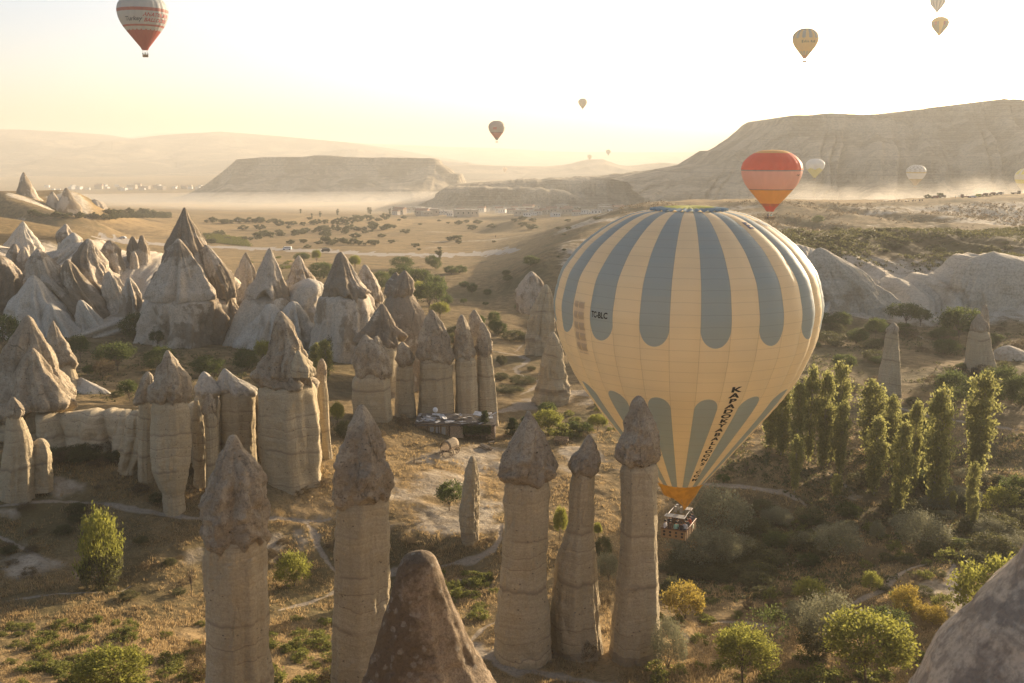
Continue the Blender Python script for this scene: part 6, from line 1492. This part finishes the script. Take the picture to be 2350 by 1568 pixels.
def vehicle(kind, col, name, label, p, rz, group=None):
    key = (kind, tuple(col))
    if key not in VP:
        prof, w, win, ax = KINDS[kind]; VP[key] = []
        V, F = extrude(prof, w); bm_ = mesh_from('body', V, F, False); bm_.materials.append(plain('car_paint', col, .35, .05)); VP[key].append(('body', bm_))
        for (y0, z0, y1, z1) in win:
            for s in (-1, 1):
                mb = MB().box((s * (w / 2 - .09), (y0 + y1) / 2, (z0 + z1) / 2), (.08, y1 - y0, z1 - z0)); me = mesh_from('window', mb.v, mb.f, False); me.materials.append(glass); VP[key].append(('window', me))
        top = max(z for y, z in prof)
        mb = MB().box((0, prof[3][0] - .22 if kind != 'truck' else 3.02, (prof[3][1] + top) / 2), (w * .78, .06, (top - prof[3][1]) * .8), 0, R(-38) if kind != 'truck' else 0); me = mesh_from('windscreen', mb.v, mb.f, False); me.materials.append(glass); VP[key].append(('windscreen', me))
        for y in ax:
            for s in (-1, 1):
                mb = MB().tube([(s * (w / 2 - .2), y, .36), (s * (w / 2 + .03), y, .36)], .36, 14); me = mesh_from('wheel', mb.v, mb.f, False); me.materials.append(tyre); VP[key].append(('wheel', me))
        for s in (-1, 1):
            mb = MB().box((s * w * .36, prof[2][0] - .01, prof[2][1] - .12), (.24, .08, .16)); me = mesh_from('headlight', mb.v, mb.f, False); me.materials.append(lampm); VP[key].append(('headlight', me))
    root = empty(name, p, rz); tag(root, label, kind, group)
    for nm, me in VP[key]: obj(nm, me, None, root)
    return root
vehicle('van', (.66, .66, .65), 'parked_van', 'white minibus on the valley road, left of the dark van', ground_at(659, 574), R(88))
vehicle('van', (.05, .045, .04), 'parked_van', 'dark brown van on the valley road right of the white minibus', ground_at(748, 578), R(86))
vehicle('car', (.66, .66, .66), 'parked_car', 'white car on the valley road at left, behind the ridge rocks', ground_at(282, 548), R(80))
vehicle('van', (.66, .64, .6), 'parked_van', 'tiny white van far out beyond the hedges', ground_at(548, 508), R(90))
def on_crest(fx, D):
    u, dy, dz = ray(fx, 455); X = float(u * D / dy); return (X, D, float(ground_z(X, D)))
for fx, D, kd, col, rz, lab in [(2146, 672, 'jeep', (.22, .06, .04), 30, 'dark red jeep beside the small trees on the plateau'), (2164, 676, 'jeep', (.16, .10, .05), 60, 'brown jeep with glinting windscreen right of the plateau trees'), (2243, 668, 'jeep', (.42, .46, .06), 95, 'lime green jeep on the dusty plateau'), (2259, 672, 'jeep', (.16, .08, .04), 92, 'brown jeep right of the lime green one'), (2276, 676, 'jeep', (.20, .10, .05), 90, 'tawny jeep second from right in the plateau line'), (2292, 680, 'jeep', (.20, .20, .18), 88, 'grey jeep at the right end of the plateau line'), (2330, 684, 'truck', (.10, .07, .05), -88, 'dark pickup alone at the right of the plateau'), (2216, 658, 'truck', (.22, .08, .04), 85, 'brown truck below the line of jeeps'), (2232, 656, 'car', (.60, .60, .58), 70, 'white car below the lime green jeep')]:
    vehicle(kd, col, {'jeep': 'jeep', 'truck': 'truck', 'car': 'parked_car'}[kd], lab, on_crest(fx, D), R(rz))
for i, (fx, D) in enumerate([(2199, 656), (2202, 656), (2205, 657), (2208, 656), (2193, 655)]):
    person(on_crest(fx, D), hr.uniform(0, 6), i * 2, ORD[[1, 2, 3, 4, 0][i]] + ' from the left of the small figures by the brown truck', 'people by the brown truck')
person(on_crest(2218, 676), 1.0, 0, 'lone dark figure standing in the dust left of the lime jeep'); person(on_crest(2302, 682), 1.5, 0, 'lone dark figure right of the grey jeep')
person(on_crest(2064, 650), 1, 3, 'dark figure among the tables at the plateau edge'); person(on_crest(2097, 650), 2, 0, 'second dark figure right of the tables at the plateau edge')
for i in range(7):
    fx = 2018 + i * 16; p = on_crest(fx, 650 + (i % 3)); t_ = empty('table', p, R(5 * i)); tag(t_, ORD[i] + ' from the left of the trestle tables along the plateau edge', 'table', 'tables along the plateau edge')
    MB().box((0, 0, .8), (3.2, 1.0, .08)).build('table_top', white if i in (1, 4) else woodd, t_)
    for sx in (-1, 1): MB().box((sx * 1.3, 0, .38), (.1, .8, .76)).build('leg', woodd, t_)
for fx, h, w, lab in [(2128, 9, 14, 'tree left of the pair on the dusty plateau'), (2157, 11, 14, 'tree right of the pair on the dusty plateau'), (2140, 6, 12, 'low bush between the plateau trees')]:
    plant('far', 0, 0, h, w, lab, None, on_crest(fx, 678))
pr = at(1137, 540, 720); person((pr[0], 720, ground_z(pr[0], 720)), 0, 0, 'tiny dark walker on the field below the pale hill')
# ------------------------------------------------------------------ village and far town
wl = [plain('house_wall', c, .9, .1, .3) for c in ((.52, .47, .40), (.42, .35, .27), (.62, .60, .56), (.36, .29, .22))]
rf = [plain('tile_roof', (.30, .17, .11), .9, .2, .5), plain('flat_roof', (.38, .34, .28), .9, .2, .5)]
HP = []
for w, d, h, gable in ((10, 8, 5.5, True), (14, 9, 6.5, True), (9, 9, 4.5, False), (16, 10, 7.5, False)):
    b = MB().box((0, 0, h / 2 - 1), (w, d, h + 2)); wm = mesh_from('wall', b.v, b.f, False)
    r_ = MB()
    if gable: r_.add([(-w/2-.4, -d/2-.4, h), (w/2+.4, -d/2-.4, h), (w/2+.4, d/2+.4, h), (-w/2-.4, d/2+.4, h), (-w/2-.4, 0, h+2.6), (w/2+.4, 0, h+2.6)], [(0,1,5,4), (2,3,4,5), (0,4,3), (1,2,5), (0,3,2,1)])
    else: r_.box((0, 0, h + .2), (w + .5, d + .5, .5))
    rm = mesh_from('roof', r_.v, r_.f, False)
    x_ = []
    for i in range(3):
        q_ = MB().box((-w/3 + i * w/3, -d/2 - .03, h * .6), (1.2, .12, 1.4)); me = mesh_from('window', q_.v, q_.f, False); me.materials.append(glass); x_.append(me)
    HP.append((wm, rm, x_))
def house(p, rz, i, label, group, sc=1.0, win=True):
    wm, rm, x_ = HP[i % 4]
    key = (i % 4, i % 3)
    if key not in HC:
        a, b = wm.copy(), rm.copy(); a.materials.append(wl[(i * 7) % 4]); b.materials.append(rf[0 if i % 4 < 2 else 1]); HC[key] = (a, b)
    a, b = HC[key]
    root = empty('house', p, rz); root.scale = (sc,) * 3; tag(root, label, 'house', group)
    obj('wall', a, None, root); obj('roof', b, None, root)
    if win:
        for me in x_: obj('window', me, None, root)
HC = {}
vr = random.Random(21)
for i in range(64):
    fx = vr.uniform(905, 1420); fy = vr.uniform(478, 500) if fx > 1000 else vr.uniform(486, 500)
    p = ground_at(fx, fy, 1150.0)
    house(p, vr.uniform(-.6, .6), vr.randrange(12), 'small stone house in the hazy village below the cliffs', 'village houses', vr.uniform(.8, 1.25))
for i in range(44):
    fx = vr.gauss(300, 90); fy = vr.uniform(428, 438)
    p = ground_at(fx, fy, 2600.0)
    house(p, vr.uniform(-.5, .5), 2 if vr.random() < .6 else vr.randrange(12), 'tiny white building in the far town at left', 'far town buildings', vr.uniform(1.0, 1.7), False)
# ------------------------------------------------------------------ air: haze, valley mist, dust raised on the plateau
def volume_mat(name, dens, col, aniso, noise=None):
    m, nt, out = new_mat(name); k = NT(nt)
    v = nt.nodes.new('ShaderNodeVolumePrincipled')
    v.inputs['Color'].default_value = (*col, 1); v.inputs['Anisotropy'].default_value = aniso
    if noise is None: v.inputs['Density'].default_value = dens
    else: k.set(v.inputs['Density'], noise(k))
    nt.links.new(v.outputs[0], out.inputs['Volume']); return m
hz = MB().box((0, 9000, 20), (40000, 25000, 440))     # z from -200 to 240
o = hz.build('haze', volume_mat('pale_haze', HAZE_DENSITY, (0.64, 0.635, 0.60), 0.2)); tag(o, kind='stuff')
V = []; F = []
n_ = 60                                              # valley mist: a flat lens lying on the valley floor
for i in range(n_):
    a = 2 * math.pi * i / n_; V.append((-250 + 1250 * math.cos(a), 1750 + 720 * math.sin(a), -140)); 
for i in range(n_):
    a = 2 * math.pi * i / n_; V.append((-250 + 1250 * math.cos(a), 1750 + 720 * math.sin(a), -88))
for i in range(n_):
    a = 2 * math.pi * i / n_; V.append((-250 + 700 * math.cos(a), 1750 + 400 * math.sin(a), -76))
F = [tuple(range(n_))[::-1]] + [(r*n_+i, r*n_+(i+1) % n_, (r+1)*n_+(i+1) % n_, (r+1)*n_+i) for r in (0, 1) for i in range(n_)] + [tuple(range(2*n_, 3*n_))]
o = obj('mist', mesh_from('mist', V, F, False), volume_mat('valley_mist', 9e-4, (1, .96, .88), .3)); tag(o, 'pale morning mist lying on the valley floor', 'mist', kind='stuff')
def dust(k):
    p = k.n('ShaderNodeTexCoord').outputs['Object']; s = k.n('ShaderNodeSeparateXYZ', {0: p})
    n1 = k.noise(k.mapping(p, scale=(1, 1, 1.3)), .028, 5, .6, .6)
    top = k.math('SUBTRACT', 1.0, k.math('DIVIDE', s.outputs[2], 26.0), clamp=True)
    ex = k.ramp(s.outputs[0], -130, -40); e2 = k.math('SUBTRACT', 1.0, k.ramp(s.outputs[0], 110, 175))
    d = k.math('MULTIPLY', k.ramp(k.math('ADD', n1, k.math('MULTIPLY', k.math('SUBTRACT', top, .5), .45)), .46, .80), k.math('MULTIPLY', ex, e2))
    return k.math('MULTIPLY', d, .005)
Vd = []; n_ = 40
for r_, z in ((1.0, -3), (1.0, 6), (.9, 18), (.6, 28)):
    for i in range(n_):
        a = 2 * math.pi * i / n_; Vd.append((185 * math.cos(a) * (r_ * .3 + .7), 42 * math.sin(a) * r_, z))
Fd = [tuple(range(n_))[::-1]] + [(r*n_+i, r*n_+(i+1) % n_, (r+1)*n_+(i+1) % n_, (r+1)*n_+i) for r in (0, 1, 2) for i in range(n_)] + [tuple(range(3*n_, 4*n_))]
p0 = on_crest(2060, 745)
o = obj('dust_cloud', mesh_from('dust_cloud', Vd, Fd, False), volume_mat('dust', 0, (1, .95, .86), .4, dust)); o.location = (p0[0], 745, p0[2] - 1)
tag(o, 'bright backlit dust drifting over the plateau', 'dust', kind='stuff')
